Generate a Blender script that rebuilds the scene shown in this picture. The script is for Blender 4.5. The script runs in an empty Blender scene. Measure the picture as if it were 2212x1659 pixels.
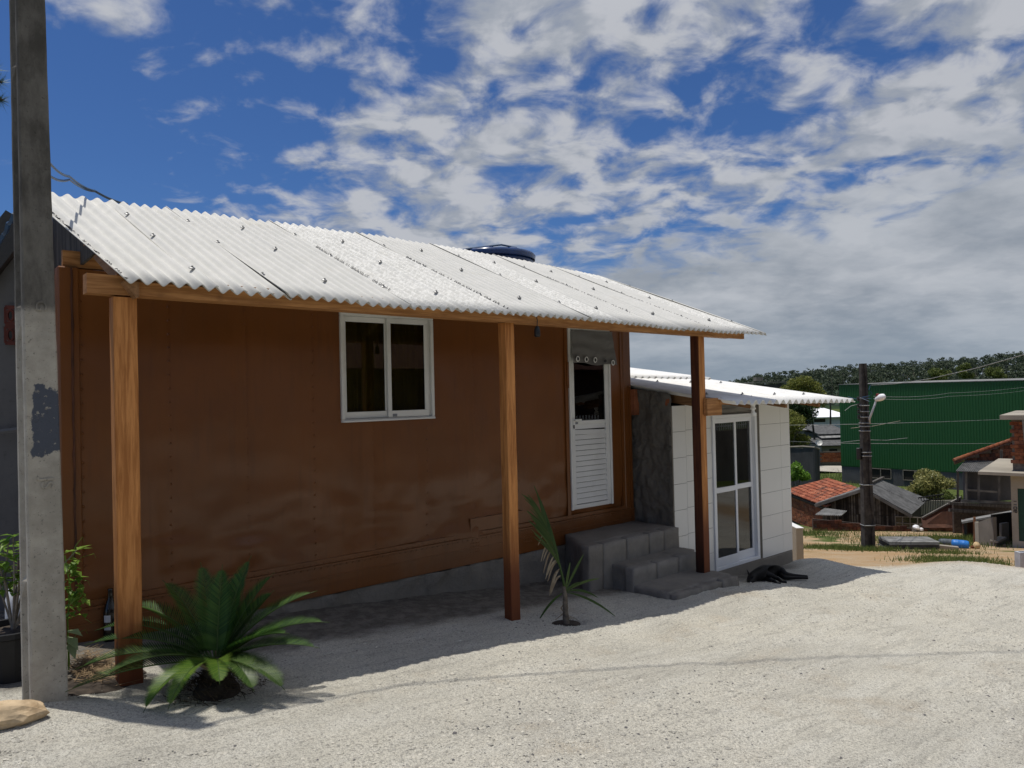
import bpy, math, random
import numpy as np
from mathutils import Vector, Matrix, noise as mnoise

random.seed(7)
rng = np.random.default_rng(7)
SC = bpy.context.scene
COL = SC.collection
R_ = math.radians

# ------------------------------------------------------------------ camera
# world: X along the container wall, Y into the wall, Z up, eye at the origin
FPX, IW, IH = 1600.0, 2212.0, 1659.0
ALPHA = math.atan((2950 - 1106) / FPX)
PITCH, ROLL = R_(0.75), 0.023
_f = Vector((math.cos(ALPHA), math.sin(ALPHA), 0)); _r = Vector((math.sin(ALPHA), -math.cos(ALPHA), 0)); _u = Vector((0, 0, 1))
CF = _f * math.cos(PITCH) + _u * math.sin(PITCH)
CU = _u * math.cos(PITCH) - _f * math.sin(PITCH)
IX = _r * math.cos(ROLL) - CU * math.sin(ROLL)
IY = -_r * math.sin(ROLL) - CU * math.cos(ROLL)
cam_d = bpy.data.cameras.new('camera'); cam = bpy.data.objects.new('camera', cam_d); COL.objects.link(cam)
cam.matrix_world = Matrix(((IX.x, -IY.x, -CF.x, 0), (IX.y, -IY.y, -CF.y, 0), (IX.z, -IY.z, -CF.z, 0), (0, 0, 0, 1)))
cam_d.sensor_width = 36; cam_d.lens = 36 * FPX / IW; cam_d.clip_start = 0.05; cam_d.clip_end = 6000
SC.camera = cam

def at(px, py, d):
    """surveyed point: bearing px,py (2212-wide photograph) at depth d metres"""
    return (CF + IX * ((px - IW / 2) / FPX) + IY * ((py - IH / 2) / FPX)) * d

# ------------------------------------------------------------------ light
SUN_L = Vector((0.12, -0.135, -1.0)).normalized()
sun_d = bpy.data.lights.new('sun', 'SUN'); sun = bpy.data.objects.new('sun', sun_d); COL.objects.link(sun)
sun_d.energy = 2.8; sun_d.angle = R_(0.53); sun_d.color = (1.0, 0.95, 0.865)
sun.rotation_euler = SUN_L.to_track_quat('-Z', 'Y').to_euler()
SC.view_settings.view_transform = 'Standard'; SC.view_settings.look = 'None'
SC.view_settings.exposure = 0.44; SC.view_settings.gamma = 1.0; SC.view_settings.use_curve_mapping = False

world = bpy.data.worlds.new('World'); SC.world = world; world.use_nodes = True
def build_world():
    nt = world.node_tree; N = nt.nodes; L = nt.links; N.clear()
    out = N.new('ShaderNodeOutputWorld'); bg = N.new('ShaderNodeBackground'); L.new(bg.outputs[0], out.inputs[0])
    bg.inputs['Strength'].default_value = 0.092
    sky = N.new('ShaderNodeTexSky'); sky.sky_type = 'NISHITA'; sky.sun_disc = False
    to = -SUN_L
    sky.sun_elevation = math.asin(to.z); sky.sun_rotation = math.atan2(to.x, to.y) % (2 * math.pi)
    sky.air_density = 1.0; sky.dust_density = 0.3; sky.ozone_density = 2.2
    def M(op, a=None, b=None, c=None, clamp=False):
        n = N.new('ShaderNodeMath'); n.operation = op; n.use_clamp = clamp
        for i, v in enumerate((a, b, c)):
            if v is None: continue
            if isinstance(v, (int, float)): n.inputs[i].default_value = v
            else: L.new(v, n.inputs[i])
        return n.outputs[0]
    def mix(f, a, b):
        n = N.new('ShaderNodeMix'); n.data_type = 'RGBA'
        for s, v in ((n.inputs['Factor'], f), (n.inputs[6], a), (n.inputs[7], b)):
            if isinstance(v, tuple): s.default_value = (*v, 1)
            elif isinstance(v, float): s.default_value = v
            else: L.new(v, s)
        return n.outputs[2]
    def smooth(v, a, b):
        n = N.new('ShaderNodeMapRange'); n.interpolation_type = 'SMOOTHSTEP'
        L.new(v, n.inputs[0]); n.inputs[1].default_value = a; n.inputs[2].default_value = b
        return n.outputs[0]
    tc = N.new('ShaderNodeTexCoord'); sp = N.new('ShaderNodeSeparateXYZ'); L.new(tc.outputs['Generated'], sp.inputs[0])
    x, y, z = sp.outputs
    zc = M('MAXIMUM', z, 0.0); den = M('ADD', zc, 0.23)
    u = M('DIVIDE', x, den); v = M('DIVIDE', y, den)
    cb = N.new('ShaderNodeCombineXYZ'); L.new(u, cb.inputs[0]); L.new(v, cb.inputs[1])
    def noise(vec, scale, det, rough, off=(0, 0, 0), dist=0.0):
        mp = N.new('ShaderNodeMapping'); L.new(vec, mp.inputs[0]); mp.inputs['Location'].default_value = off
        mp.inputs['Rotation'].default_value = (0, 0, 0.7)
        n = N.new('ShaderNodeTexNoise'); L.new(mp.outputs[0], n.inputs['Vector'])
        n.inputs['Scale'].default_value = scale; n.inputs['Detail'].default_value = det; n.inputs['Roughness'].default_value = rough
        n.inputs['Distortion'].default_value = dist
        return n.outputs['Fac']
    OX, OY = 2.4, 6.1
    big = noise(cb.outputs[0], 1.15, 2, 0.5, (3.1, 1.7, 0))
    puff = noise(cb.outputs[0], 7.2, 8, 0.54, (OX, OY, 0), 0.35)
    puff2 = noise(cb.outputs[0], 7.2, 3, 0.5, (OX + 0.06, OY - 0.06, 0), 0.35)
    wisp = noise(cb.outputs[0], 11.0, 5, 0.6, (1.1, 4.2, 0), 0.6)
    # broken cloud, thicker towards the valley side (+X -Y); a closed layer low in that direction
    ea = M('SUBTRACT', M('MULTIPLY', x, 0.8), M('MULTIPLY', y, 0.6))
    cov = M('ADD', M('MULTIPLY', M('SUBTRACT', big, 0.5), 0.85), M('MULTIPLY_ADD', ea, 0.185, 0.018))
    dens = M('ADD', M('ADD', puff, cov), M('MULTIPLY', M('SUBTRACT', wisp, 0.5), 0.16))
    zb = M('MULTIPLY_ADD', ea, 0.23, 0.135)
    bank = smooth(M('ADD', M('SUBTRACT', zb, z), M('MULTIPLY', M('SUBTRACT', puff, 0.5), 0.20)), -0.03, 0.055)
    a = M('MAXIMUM', M('MULTIPLY', smooth(dens, 0.42, 0.69), 0.92), M('MULTIPLY', bank, 0.96))
    lit = smooth(M('SUBTRACT', puff, puff2), -0.10, 0.12)
    streak = noise(cb.outputs[0], 1.5, 7, 0.58, (1.3, 9.4, 0))
    core = smooth(dens, 0.62, 0.95)
    ccol = mix(lit, (2.75, 2.98, 3.35), (4.15, 4.26, 4.5))
    ccol = mix(M('MULTIPLY', core, 0.35), ccol, (4.25, 4.35, 4.55))
    hcol = mix(smooth(streak, 0.36, 0.66), (1.9, 2.2, 2.6), (3.9, 4.1, 4.4))
    ccol = mix(M('MULTIPLY', bank, 0.80), ccol, hcol)
    ccol = mix(M('MULTIPLY', smooth(z, 0.13, 0.0), 0.55), ccol, (1.85, 2.4, 3.05))
    # clouds brightened towards the zenith out of view, added to lift the shade
    zenith_lift = N.new('ShaderNodeVectorMath'); zenith_lift.operation = 'SCALE'; L.new(ccol, zenith_lift.inputs[0]); L.new(M('MULTIPLY_ADD', smooth(z, 0.40, 1.0), 1.15, 1.0), zenith_lift.inputs['Scale'])
    ccol = zenith_lift.outputs[0]
    tint = N.new('ShaderNodeMix'); tint.data_type = 'RGBA'; tint.blend_type = 'MULTIPLY'; tint.inputs['Factor'].default_value = 1
    L.new(sky.outputs[0], tint.inputs[6]); tint.inputs[7].default_value = (0.245, 0.385, 0.61, 1)
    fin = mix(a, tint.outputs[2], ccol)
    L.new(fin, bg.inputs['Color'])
build_world()

# ------------------------------------------------------------------ materials
MATS = {}
class NT:
    def __init__(s, name):
        s.m = bpy.data.materials.new(name); s.m.use_nodes = True
        s.nt = s.m.node_tree; s.N = s.nt.nodes; s.L = s.nt.links
        s.b = s.N['Principled BSDF']; s.out = s.N['Material Output']
        tc = s.N.new('ShaderNodeTexCoord'); geo = s.N.new('ShaderNodeNewGeometry')
        s.obj = tc.outputs['Object']; s.pos = geo.outputs['Position']; s.island = geo.outputs['Random Per Island']
        MATS[name] = s.m
    def _set(s, sock, v):
        if isinstance(v, (int, float)): sock.default_value = v
        elif isinstance(v, tuple): sock.default_value = (*v, 1) if len(v) == 3 and sock.type == 'RGBA' else v
        else: s.L.new(v, sock)
    def math(s, op, a, b=0.0, clamp=False):
        n = s.N.new('ShaderNodeMath'); n.operation = op; n.use_clamp = clamp
        s._set(n.inputs[0], a); s._set(n.inputs[1], b); return n.outputs[0]
    def noise(s, scale, det=4, rough=.55, vec=None, stretch=None, dist=0.0, rot=None):
        vec = vec if vec is not None else s.pos
        if stretch or rot:
            mp = s.N.new('ShaderNodeMapping'); s.L.new(vec, mp.inputs[0])
            if stretch: mp.inputs['Scale'].default_value = stretch
            if rot: mp.inputs['Rotation'].default_value = rot
            vec = mp.outputs[0]
        n = s.N.new('ShaderNodeTexNoise'); s.L.new(vec, n.inputs['Vector'])
        n.inputs['Scale'].default_value = scale; n.inputs['Detail'].default_value = det
        n.inputs['Roughness'].default_value = rough; n.inputs['Distortion'].default_value = dist
        return n.outputs['Fac']
    def voro(s, scale, vec=None, feature='F1', out='Distance'):
        n = s.N.new('ShaderNodeTexVoronoi'); s.L.new(vec if vec is not None else s.pos, n.inputs['Vector'])
        n.feature = feature; n.inputs['Scale'].default_value = scale; return n.outputs[out]
    def step(s, v, a, b):
        n = s.N.new('ShaderNodeMapRange'); n.interpolation_type = 'SMOOTHSTEP'
        s._set(n.inputs[0], v); n.inputs[1].default_value = a; n.inputs[2].default_value = b; return n.outputs[0]
    def mix(s, f, a, b, blend='MIX'):
        n = s.N.new('ShaderNodeMix'); n.data_type = 'RGBA'; n.blend_type = blend
        s._set(n.inputs['Factor'], f); s._set(n.inputs[6], a); s._set(n.inputs[7], b); return n.outputs[2]
    def sep(s, vec):
        n = s.N.new('ShaderNodeSeparateXYZ'); s.L.new(vec, n.inputs[0]); return n.outputs
    def objrand(s):
        n = s.N.new('ShaderNodeObjectInfo'); return n.outputs['Random']
    def col(s, v): s._set(s.b.inputs['Base Color'], v)
    def rough(s, v): s._set(s.b.inputs['Roughness'], v)
    def spec(s, v): s.b.inputs['Specular IOR Level'].default_value = v
    def bump(s, h, strength=.3, dist=.01):
        n = s.N.new('ShaderNodeBump'); n.inputs['Strength'].default_value = strength; n.inputs['Distance'].default_value = dist
        s.L.new(h, n.inputs['Height']); s.L.new(n.outputs[0], s.b.inputs['Normal'])

def simple(name, c, rough=.6, var=.2, scale=8, bump=0.0, bscale=60, spec=.4, metallic=0.0, dirt=None):
    t = NT(name)
    n = t.noise(scale, 5)
    lo = tuple(k * (1 - var) for k in c); hi = tuple(min(1, k * (1 + var)) for k in c)
    cc = t.mix(t.step(n, .3, .7), lo, hi)
    if dirt:
        cc = t.mix(t.math('MULTIPLY', t.step(t.noise(scale * .6, 6, .65), .5, .72), .7), cc, dirt)
    t.col(cc); t.rough(rough); t.spec(spec); t.b.inputs['Metallic'].default_value = metallic
    if bump: t.bump(t.noise(bscale, 5), bump, .004)
    return t.m

def perobj(name, cs, rough=.85, var=.25, scale=30, bump=.25, bscale=80, island=False, spec=.25):
    """colour picked per object (or island) between listed colours, plus noise"""
    t = NT(name)
    r = t.island if island else t.objrand()
    c = cs[0]
    cur = cs[0]
    for i, k in enumerate(cs[1:]):
        f = t.step(r, (i + .15) / (len(cs) - 1), (i + .85) / (len(cs) - 1)) if len(cs) > 2 else r
        cur = t.mix(f, cur, k)
    n = t.noise(scale, 4)
    cur = t.mix(t.math('MULTIPLY', t.step(n, .35, .75), var * 1.4), cur, tuple(k * .35 for k in cs[0]))
    t.col(cur); t.rough(rough); t.spec(spec)
    if bump: t.bump(t.noise(bscale, 4), bump, .006)
    return t.m

def wood(name, c_lo, c_hi, axis='Z', wet=None, rough=.7, scale=1.0):
    t = NT(name)
    st = {'Z': (14, 14, 0.9), 'X': (0.9, 14, 14), 'Y': (14, 0.9, 14)}[axis]
    g = t.noise(2.4 * scale, 6, .6, stretch=st, dist=.6)
    g2 = t.noise(9 * scale, 3, .6, stretch=st)
    f = t.step(t.math('ADD', t.math('MULTIPLY', g, .75), t.math('MULTIPLY', g2, .25)), .36, .64)
    c = t.mix(f, c_lo, c_hi)
    knot = t.step(t.noise(1.1 * scale, 2, .5, stretch=(3, 3, 1.2)), .70, .78)
    c = t.mix(t.math('MULTIPLY', knot, .6), c, tuple(k * .35 for k in c_lo))
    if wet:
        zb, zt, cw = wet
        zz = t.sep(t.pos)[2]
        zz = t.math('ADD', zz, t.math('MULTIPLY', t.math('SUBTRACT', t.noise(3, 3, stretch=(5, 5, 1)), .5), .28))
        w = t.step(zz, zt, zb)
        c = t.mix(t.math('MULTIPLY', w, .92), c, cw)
    t.col(c); t.rough(rough); t.spec(.3); t.bump(g2, .25, .004)
    return t.m

def sheetmat(name, speck):
    t = NT(name)
    n = t.noise(6, 6, .6); f = t.noise(70, 4, .6)
    c = t.mix(t.step(n, .3, .72), (.53, .525, .49), (.585, .575, .54))
    c = t.mix(t.math('MULTIPLY', t.step(f, .45, .65), .16), c, (.48, .47, .44))
    lng = t.noise(5, 5, .6, stretch=(10, .5, .5)); c = t.mix(t.math('MULTIPLY', t.step(lng, .52, .7), .22), c, (.46, .455, .43))
    if speck:
        s = t.step(t.noise(26, 3, .7, dist=.8), .46, .58)
        c = t.mix(t.math('MULTIPLY', s, .8), c, (.72, .71, .67)); c = t.mix(t.math('MULTIPLY', t.step(t.noise(33, 3, .7, dist=.6), .56, .64), .40), c, (.48, .47, .44))
    st = t.step(t.noise(1.6, 4, .6), .60, .76); c = t.mix(t.math('MULTIPLY', st, .25), c, (.46, .42, .32))
    t.col(c); t.rough(.72); t.spec(.25); t.bump(f, .12, .002)
    return t.m

def leafmat(name, c1, c2, trans=.25, rough=.45):
    t = NT(name)
    c = t.mix(t.island, c1, c2)
    t.col(c); t.rough(rough); t.spec(.22)
    tr = t.N.new('ShaderNodeBsdfTranslucent'); t._set(tr.inputs[0], t.mix(t.island, tuple(min(1, k * 1.5) for k in c1), tuple(min(1, k * 1.5) for k in c2)))
    mx = t.N.new('ShaderNodeMixShader'); mx.inputs[0].default_value = trans
    t.L.new(t.b.outputs[0], mx.inputs[1]); t.L.new(tr.outputs[0], mx.inputs[2]); t.L.new(mx.outputs[0], t.out.inputs[0])
    return t.m

def glassmat(name, tint=(.35, .36, .34), rough=0.0):
    t = NT(name)
    tr = t.N.new('ShaderNodeBsdfTransparent'); tr.inputs[0].default_value = (*tint, 1)
    gl = t.N.new('ShaderNodeBsdfGlossy'); gl.inputs['Roughness'].default_value = rough; gl.inputs[0].default_value = (1, 1, 1, 1)
    fr = t.N.new('ShaderNodeFresnel'); fr.inputs[0].default_value = 1.5
    k = t.math('MULTIPLY', fr.outputs[0], 1.15, True)
    mx = t.N.new('ShaderNodeMixShader'); t.L.new(k, mx.inputs[0]); t.L.new(tr.outputs[0], mx.inputs[1]); t.L.new(gl.outputs[0], mx.inputs[2])
    t.L.new(mx.outputs[0], t.out.inputs[0])
    return t.m

def concrete(name, c, dark, rough=.9, sc=3.0, bump=.5, bdist=.01, bsc=45, dk=.6):
    t = NT(name)
    a = t.noise(sc, 7, .65); b = t.noise(sc * 14, 5, .65)
    col = t.mix(t.step(a, .32, .7), c, tuple(k * 1.25 for k in c))
    col = t.mix(t.math('MULTIPLY', t.step(t.noise(sc * .7, 7, .7, stretch=(1, 1, .5)), .48, .72), dk), col, dark)
    col = t.mix(t.math('MULTIPLY', t.step(b, .55, .75), .35), col, dark)
    t.col(col); t.rough(rough); t.spec(.2)
    t.bump(t.noise(bsc, 6, .7), bump, bdist)
    return t.m

def mats():
    # container paint: brown enamel over dented sheet
    t = NT('brown_paint')
    n = t.noise(1.3, 6, .6); st = t.noise(3, 6, .65, stretch=(6, 6, .5)); f = t.noise(90, 3)
    c = t.mix(t.step(n, .3, .7), (.150, .050, .0105), (.186, .063, .0135))
    c = t.mix(t.math('MULTIPLY', t.step(st, .5, .72), .35), c, (.10, .036, .0105))
    lowz = t.step(t.math('ADD', t.sep(t.pos)[2], t.math('MULTIPLY', n, .5)), -.9, -1.45)
    c = t.mix(t.math('MULTIPLY', t.math('MULTIPLY', lowz, t.step(t.noise(2.2, 7, .7), .42, .7)), .55), c, (.19, .095, .048))
    t.col(c); t.rough(t.math('ADD', t.math('MULTIPLY', st, .14), .24)); t.spec(.5); t.bump(f, .06, .002)
    simple('brown_dark', (.085, .03, .014), .5, .35, 6, .1, 50)
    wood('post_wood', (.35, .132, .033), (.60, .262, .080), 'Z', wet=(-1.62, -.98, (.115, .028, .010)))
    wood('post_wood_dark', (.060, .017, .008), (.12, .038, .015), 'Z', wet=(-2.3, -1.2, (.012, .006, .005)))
    wood('beam_wood', (.28, .122, .038), (.50, .245, .09), 'X')
    wood('rafter_wood', (.20, .10, .04), (.33, .175, .08), 'Y')
    wood('grey_wood', (.10, .095, .085), (.24, .225, .20), 'X')
    wood('plank_wood', (.045, .04, .035), (.13, .115, .10), 'Z', rough=.9, scale=.5)
    perobj('plank_mix', [(.03, .026, .022), (.075, .065, .055), (.16, .145, .125), (.045, .036, .03)], .95, .5, 3, .2, 20)
    sheetmat('fibre_sheet', False); sheetmat('fibre_sheet_speckled', True)
    simple('fibre_white', (.74, .735, .71), .7, .05, 5, .15, 40, spec=.25, dirt=(.60, .585, .54))
    t = NT('roof_screw'); t.col((.22, .22, .22)); t.rough(.45); t.b.inputs['Metallic'].default_value = .7
    simple('print_black', (.03, .03, .035), .8, .2)
    # concrete pole
    t = NT('pole_concrete')
    a = t.noise(5, 7, .68); b = t.noise(60, 4, .7); z = t.sep(t.obj)[2]
    c = t.mix(t.step(a, .3, .72), (.29, .268, .225), (.44, .41, .35))
    zz = t.math('ADD', z, t.math('MULTIPLY', t.math('SUBTRACT', t.noise(7, 6, .65), .5), .10))
    up = t.step(zz, 2.17, 2.22)                      # sooty weathered upper part begins at the casting seam
    c = t.mix(t.math('MULTIPLY', up, .86), c, t.mix(t.step(t.noise(8, 6, .7, stretch=(1, 1, .4)), .35, .7), (.034, .032, .029), (.125, .118, .105)))
    edge = t.math('MULTIPLY', t.math('SUBTRACT', t.noise(9, 7, .7), .5), .34)
    pz = t.math('ADD', z, edge); px = t.math('ADD', t.sep(t.obj)[0], t.math('MULTIPLY', edge, .25))
    band = t.math('MULTIPLY', t.math('MULTIPLY', t.step(pz, 1.40, 1.415), t.step(pz, 1.765, 1.75)), t.step(px, -.058, -.050))
    band = t.math('MULTIPLY', band, t.step(t.noise(30, 5, .75), .66, .60)); c = t.mix(t.math('MULTIPLY', band, t.step(t.sep(t.obj)[1], -.07, -.075)), c, (.075, .084, .105))
    c = t.mix(t.math('MULTIPLY', t.step(b, .60, .68), .6), c, (.05, .045, .04))
    t.col(c); t.rough(.95); t.spec(.15); t.bump(t.noise(38, 6, .7), .55, .008)
    t = NT('grey_paint_patch'); m = t.step(t.noise(14, 7, .75), .56, .62)
    t.col(t.mix(m, (.055, .06, .075), (.24, .225, .19))); t.rough(.8)
    concrete('rough_stucco', (.135, .122, .102), (.045, .04, .034), sc=2.5, bump=.9, bdist=.03, bsc=14)
    concrete('step_concrete', (.185, .170, .148), (.09, .08, .068), sc=3, bump=.6, bdist=.012, bsc=40)
    concrete('block_concrete', (.20, .187, .166), (.10, .092, .08), sc=6, bump=.7, bdist=.010, bsc=90, dk=.35)
    concrete('footing_concrete', (.19, .176, .152), (.07, .063, .054), sc=3, bump=.9, bdist=.02, bsc=20)
    concrete('far_concrete', (.20, .18, .15), (.10, .088, .07), sc=1.2, bump=.2, bdist=.02, bsc=12)
    concrete('cream_render', (.34, .31, .25), (.20, .17, .13), sc=.8, bump=.1, bdist=.01, bsc=12, dk=.4)
    concrete('dark_render', (.055, .055, .055), (.022, .022, .022), sc=.6, bump=.3, bdist=.03, bsc=8)
    concrete('grey_block_wall', (.09, .09, .095), (.04, .04, .042), sc=.5, bump=.4, bdist=.03, bsc=6)
    concrete('neighbour_render', (.12, .12, .12), (.045, .045, .045), sc=1.5, bump=.3, bdist=.01, bsc=20)
    t = NT('white_tile'); n = t.noise(1.5, 3)
    t.col(t.mix(n, (.70, .69, .65), (.78, .77, .73))); t.rough(.22); t.spec(.45); t.bump(t.noise(5, 2), .015, .004)
    simple('grout', (.09, .085, .075), .95, .3, 20)
    simple('white_aluminium', (.74, .735, .70), .35, .05, 3, dirt=(.52, .50, .45))
    simple('white_sash', (.78, .79, .80), .3, .03, 3)
    simple('grey_trim', (.20, .21, .23), .5, .1)
    glassmat('window_glass', (.50, .50, .44)); glassmat('door_glass', (.22, .23, .24))
    simple('interior_dark', (.02, .018, .015), .9, .2)
    t = NT('curtain_olive'); w = t.noise(3, 3, .5, stretch=(12, 1, .1)); t.col(t.mix(w, (.40, .34, .07), (.62, .52, .14))); t.rough(.9)
    t = NT('curtain_grey'); w = t.noise(4, 5, .6); t.col(t.mix(w, (.13, .125, .12), (.20, .195, .185))); t.rough(.9); t.bump(t.noise(18, 5, .6), .3, .02)
    simple('eyelet_white', (.75, .75, .73), .35, .05)
    simple('black_plastic', (.012, .012, .013), .4, .2)
    simple('white_plastic', (.76, .76, .73), .35, .05)
    simple('cable_black', (.012, .014, .02), .5, .2)
    simple('cable_blue', (.02, .06, .13), .5, .2)
    simple('cable_grey', (.24, .25, .25), .5, .2)
    simple('tank_blue', (.009, .034, .12), .25, .2, 5, spec=.6)
    # foliage
    leafmat('cycas_leaf', (.016, .052, .010), (.055, .115, .018), .18, .5)
    leafmat('cycas_leaf_young', (.05, .11, .015), (.11, .17, .025), .25, .4)
    leafmat('palm_leaf', (.035, .075, .018), (.085, .13, .035), .25, .4)
    leafmat('palm_dry', (.26, .20, .13), (.38, .32, .22), .15, .8)
    leafmat('vine_leaf', (.10, .20, .025), (.20, .30, .05), .35, .4)
    leafmat('variegated_leaf', (.12, .22, .07), (.36, .42, .25), .3, .4)
    leafmat('tree_leaf_dark', (.012, .030, .010), (.040, .075, .022), .2)
    leafmat('tree_leaf_bright', (.09, .19, .02), (.17, .29, .045), .3)
    leafmat('tree_leaf_yellow', (.10, .125, .022), (.22, .22, .055), .3)
    leafmat('tree_leaf_olive', (.055, .085, .02), (.13, .15, .04), .3)
    leafmat('citrus_leaf', (.07, .085, .022), (.36, .33, .12), .25)
    leafmat('forest_leaf', (.032, .050, .028), (.095, .115, .07), .15, .7)
    leafmat('pine_needle', (.03, .07, .02), (.06, .11, .03), .2)
    leafmat('grass_blade', (.045, .085, .015), (.16, .19, .055), .3, .6)
    leafmat('flower_red', (.35, .02, .02), (.5, .06, .03), .2)
    simple('bark', (.09, .07, .05), .95, .35, 20, .5, 40); simple('pale_bark', (.22, .19, .15), .95, .3, 20, .4, 40)
    simple('palm_stem', (.14, .115, .085), .9, .35, 25, .5, 50)
    leafmat('root_fibre', (.03, .022, .015), (.10, .075, .05), .05, .95)
    leafmat('straw', (.12, .08, .045), (.30, .22, .13), .1, .95)
    simple('soil', (.045, .035, .027), 1, .4, 20, .8, 40)
    simple('sand_rock', (.46, .35, .22), .9, .3, 8, .6, 25, dirt=(.25, .16, .08))
    # masonry of the far houses
    perobj('brick_orange', [(.26, .085, .04), (.33, .12, .055), (.21, .07, .038), (.30, .13, .075)], .95, .5, 6, .3, 20)
    perobj('brick_dark', [(.12, .045, .028), (.19, .075, .045), (.075, .035, .028), (.15, .08, .055)], .95, .6, 5, .3, 20)
    perobj('roof_tile', [(.34, .10, .05), (.25, .075, .042), (.42, .155, .085), (.12, .06, .045)], .9, .55, 5, .3, 25)
    simple('mortar_dark', (.075, .06, .05), 1, .3, 8)
    simple('mortar_grey', (.16, .14, .115), 1, .3, 8)
    t = NT('green_metal'); n = t.noise(.25, 5, .6, stretch=(1, 1, .3))
    t.col(t.mix(n, (.016, .088, .024), (.022, .112, .032))); t.rough(.45); t.spec(.4)
    simple('old_sheet', (.085, .085, .085), .9, .35, 2.5, .3, 20, dirt=(.035, .033, .03))
    simple('pale_sheet', (.20, .20, .195), .9, .3, 2, .3, 20, dirt=(.09, .085, .08))
    simple('white_roof', (.86, .87, .88), .6, .04, .5)
    simple('pale_blue_wall', (.38, .43, .50), .8, .1, .5)
    simple('weathered_board', (.16, .15, .135), .95, .3, 1.5, dirt=(.07, .06, .05))
    simple('rust_sheet', (.085, .038, .024), .95, .4, 2, dirt=(.03, .02, .016))
    simple('pole_dark', (.045, .042, .038), .95, .35, 4, .6, 20, dirt=(.12, .11, .095))
    simple('steel_grey', (.42, .43, .44), .4, .1, 5, metallic=.3)
    simple('lamp_white', (.78, .79, .80), .4, .05)
    simple('lamp_red', (.16, .01, .01), .4, .1)
    simple('barrel_blue', (.02, .16, .50), .45, .15, 6, dirt=(.10, .22, .38)); simple('barrel_grey', (.07, .085, .10), .6, .2, 6)
    simple('straw_hat', (.50, .36, .20), .8, .15, 10); simple('green_door', (.008, .055, .04), .5, .15)
    simple('dog_fur', (.0045, .0042, .0042), .6, .3, 30, .3, 90, spec=.25)
    simple('bottle_glass', (.012, .010, .009), .15, .1, spec=.6); simple('label_white', (.45, .47, .50), .6, .1)
    simple('pot_black', (.014, .014, .015), .6, .2); simple('tub_white', (.55, .56, .58), .5, .06)
    simple('hose_black', (.012, .012, .012), .6, .1)
    simple('cobogo_red', (.11, .03, .022), .8, .2)
    simple('road_pale', (.40, .37, .32), .95, .12, .6); simple('litter_white', (.8, .8, .82), .6, .05)
    simple('tan_render', (.30, .27, .22), .9, .2, .5); simple('picket_white', (.7, .7, .68), .5, .05)
    simple('reddish_plank', (.25, .12, .06), .9, .3, 4)
    t = NT('pebble')
    c = t.mix(t.step(t.island, .05, .95), (.34, .325, .285), (.58, .55, .47)); c = t.mix(t.step(t.island, .955, .96), c, (.13, .125, .125))
    t.col(c); t.rough(.95); t.spec(.15)
    # the one ground sheet: crushed-stone yard, dirt lot, grass
    t = NT('ground_mix')
    P = t.sep(t.pos); X, Y = P[0], P[1]
    fine = t.noise(55, 6, .72); mid = t.noise(9, 6, .65); big = t.noise(1.1, 5, .6); vor = t.voro(38)
    track = t.noise(3.0, 5, .6, stretch=(.35, 1.6, 1), rot=(0, 0, .12))
    g = t.mix(t.step(big, .32, .68), (.53, .508, .44), (.65, .62, .53))
    strk = t.noise(7.0, 5, .65, stretch=(.25, 2.0, 1), rot=(0, 0, -.25), dist=.4); g = t.mix(t.math('MULTIPLY', t.step(strk, .50, .66), .42), g, (.30, .288, .255))
    g = t.mix(t.math('MULTIPLY', t.step(track, .44, .66), .55), g, (.68, .66, .585))
    g = t.mix(t.math('MULTIPLY', t.step(t.noise(1.7, 6, .6), .54, .72), .5), g, (.47, .40, .30))
    g = t.mix(t.math('MULTIPLY', t.step(fine, .48, .64), .58), g, (.19, .18, .162))
    grain = t.noise(130, 3, .7); g = t.mix(t.math('MULTIPLY', t.step(grain, .50, .60), .50), g, (.17, .16, .142)); g = t.mix(t.math('MULTIPLY', t.step(grain, .46, .36), .40), g, (.70, .67, .58))
    g = t.mix(t.math('MULTIPLY', t.step(vor, .0, .16), 0.0), g, (.5, .5, .47))
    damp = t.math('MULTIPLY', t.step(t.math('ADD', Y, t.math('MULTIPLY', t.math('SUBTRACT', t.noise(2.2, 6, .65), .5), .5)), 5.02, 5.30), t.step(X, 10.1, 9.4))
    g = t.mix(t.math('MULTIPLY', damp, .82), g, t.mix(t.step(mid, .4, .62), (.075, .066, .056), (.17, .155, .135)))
    d = t.mix(t.step(t.noise(.8, 6, .65), .35, .66), (.36, .235, .12), (.40, .30, .19))
    d = t.mix(t.math('MULTIPLY', t.step(fine, .5, .7), .4), d, (.16, .11, .065))
    d = t.mix(t.math('MULTIPLY', t.step(mid, .52, .70), .55), d, (.40, .37, .32))
    gr = t.mix(t.step(t.noise(4, 5, .6), .35, .65), (.045, .07, .018), (.11, .135, .04))
    cc = t.math('ADD', t.math('MULTIPLY', X, .78), t.math('MULTIPLY', Y, .62))
    e = t.math('ADD', cc, t.math('MULTIPLY', t.math('SUBTRACT', t.noise(.55, 5, .6), .5), 2.2))
    dirt_f = t.math('MULTIPLY', t.step(e, 11.4, 12.6), t.step(Y, -1.0, 1.0))
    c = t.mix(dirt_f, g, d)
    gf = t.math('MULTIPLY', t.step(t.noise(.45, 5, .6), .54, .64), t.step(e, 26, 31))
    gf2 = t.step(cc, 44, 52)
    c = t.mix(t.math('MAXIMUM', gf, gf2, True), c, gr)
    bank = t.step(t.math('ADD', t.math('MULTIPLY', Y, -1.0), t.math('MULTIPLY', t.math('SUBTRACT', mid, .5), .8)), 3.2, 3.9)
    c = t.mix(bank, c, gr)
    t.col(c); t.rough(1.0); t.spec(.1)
    h = t.math('ADD', t.math('MULTIPLY', fine, .8), t.math('MULTIPLY', t.math('MINIMUM', vor, .35), 1.0))
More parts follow.
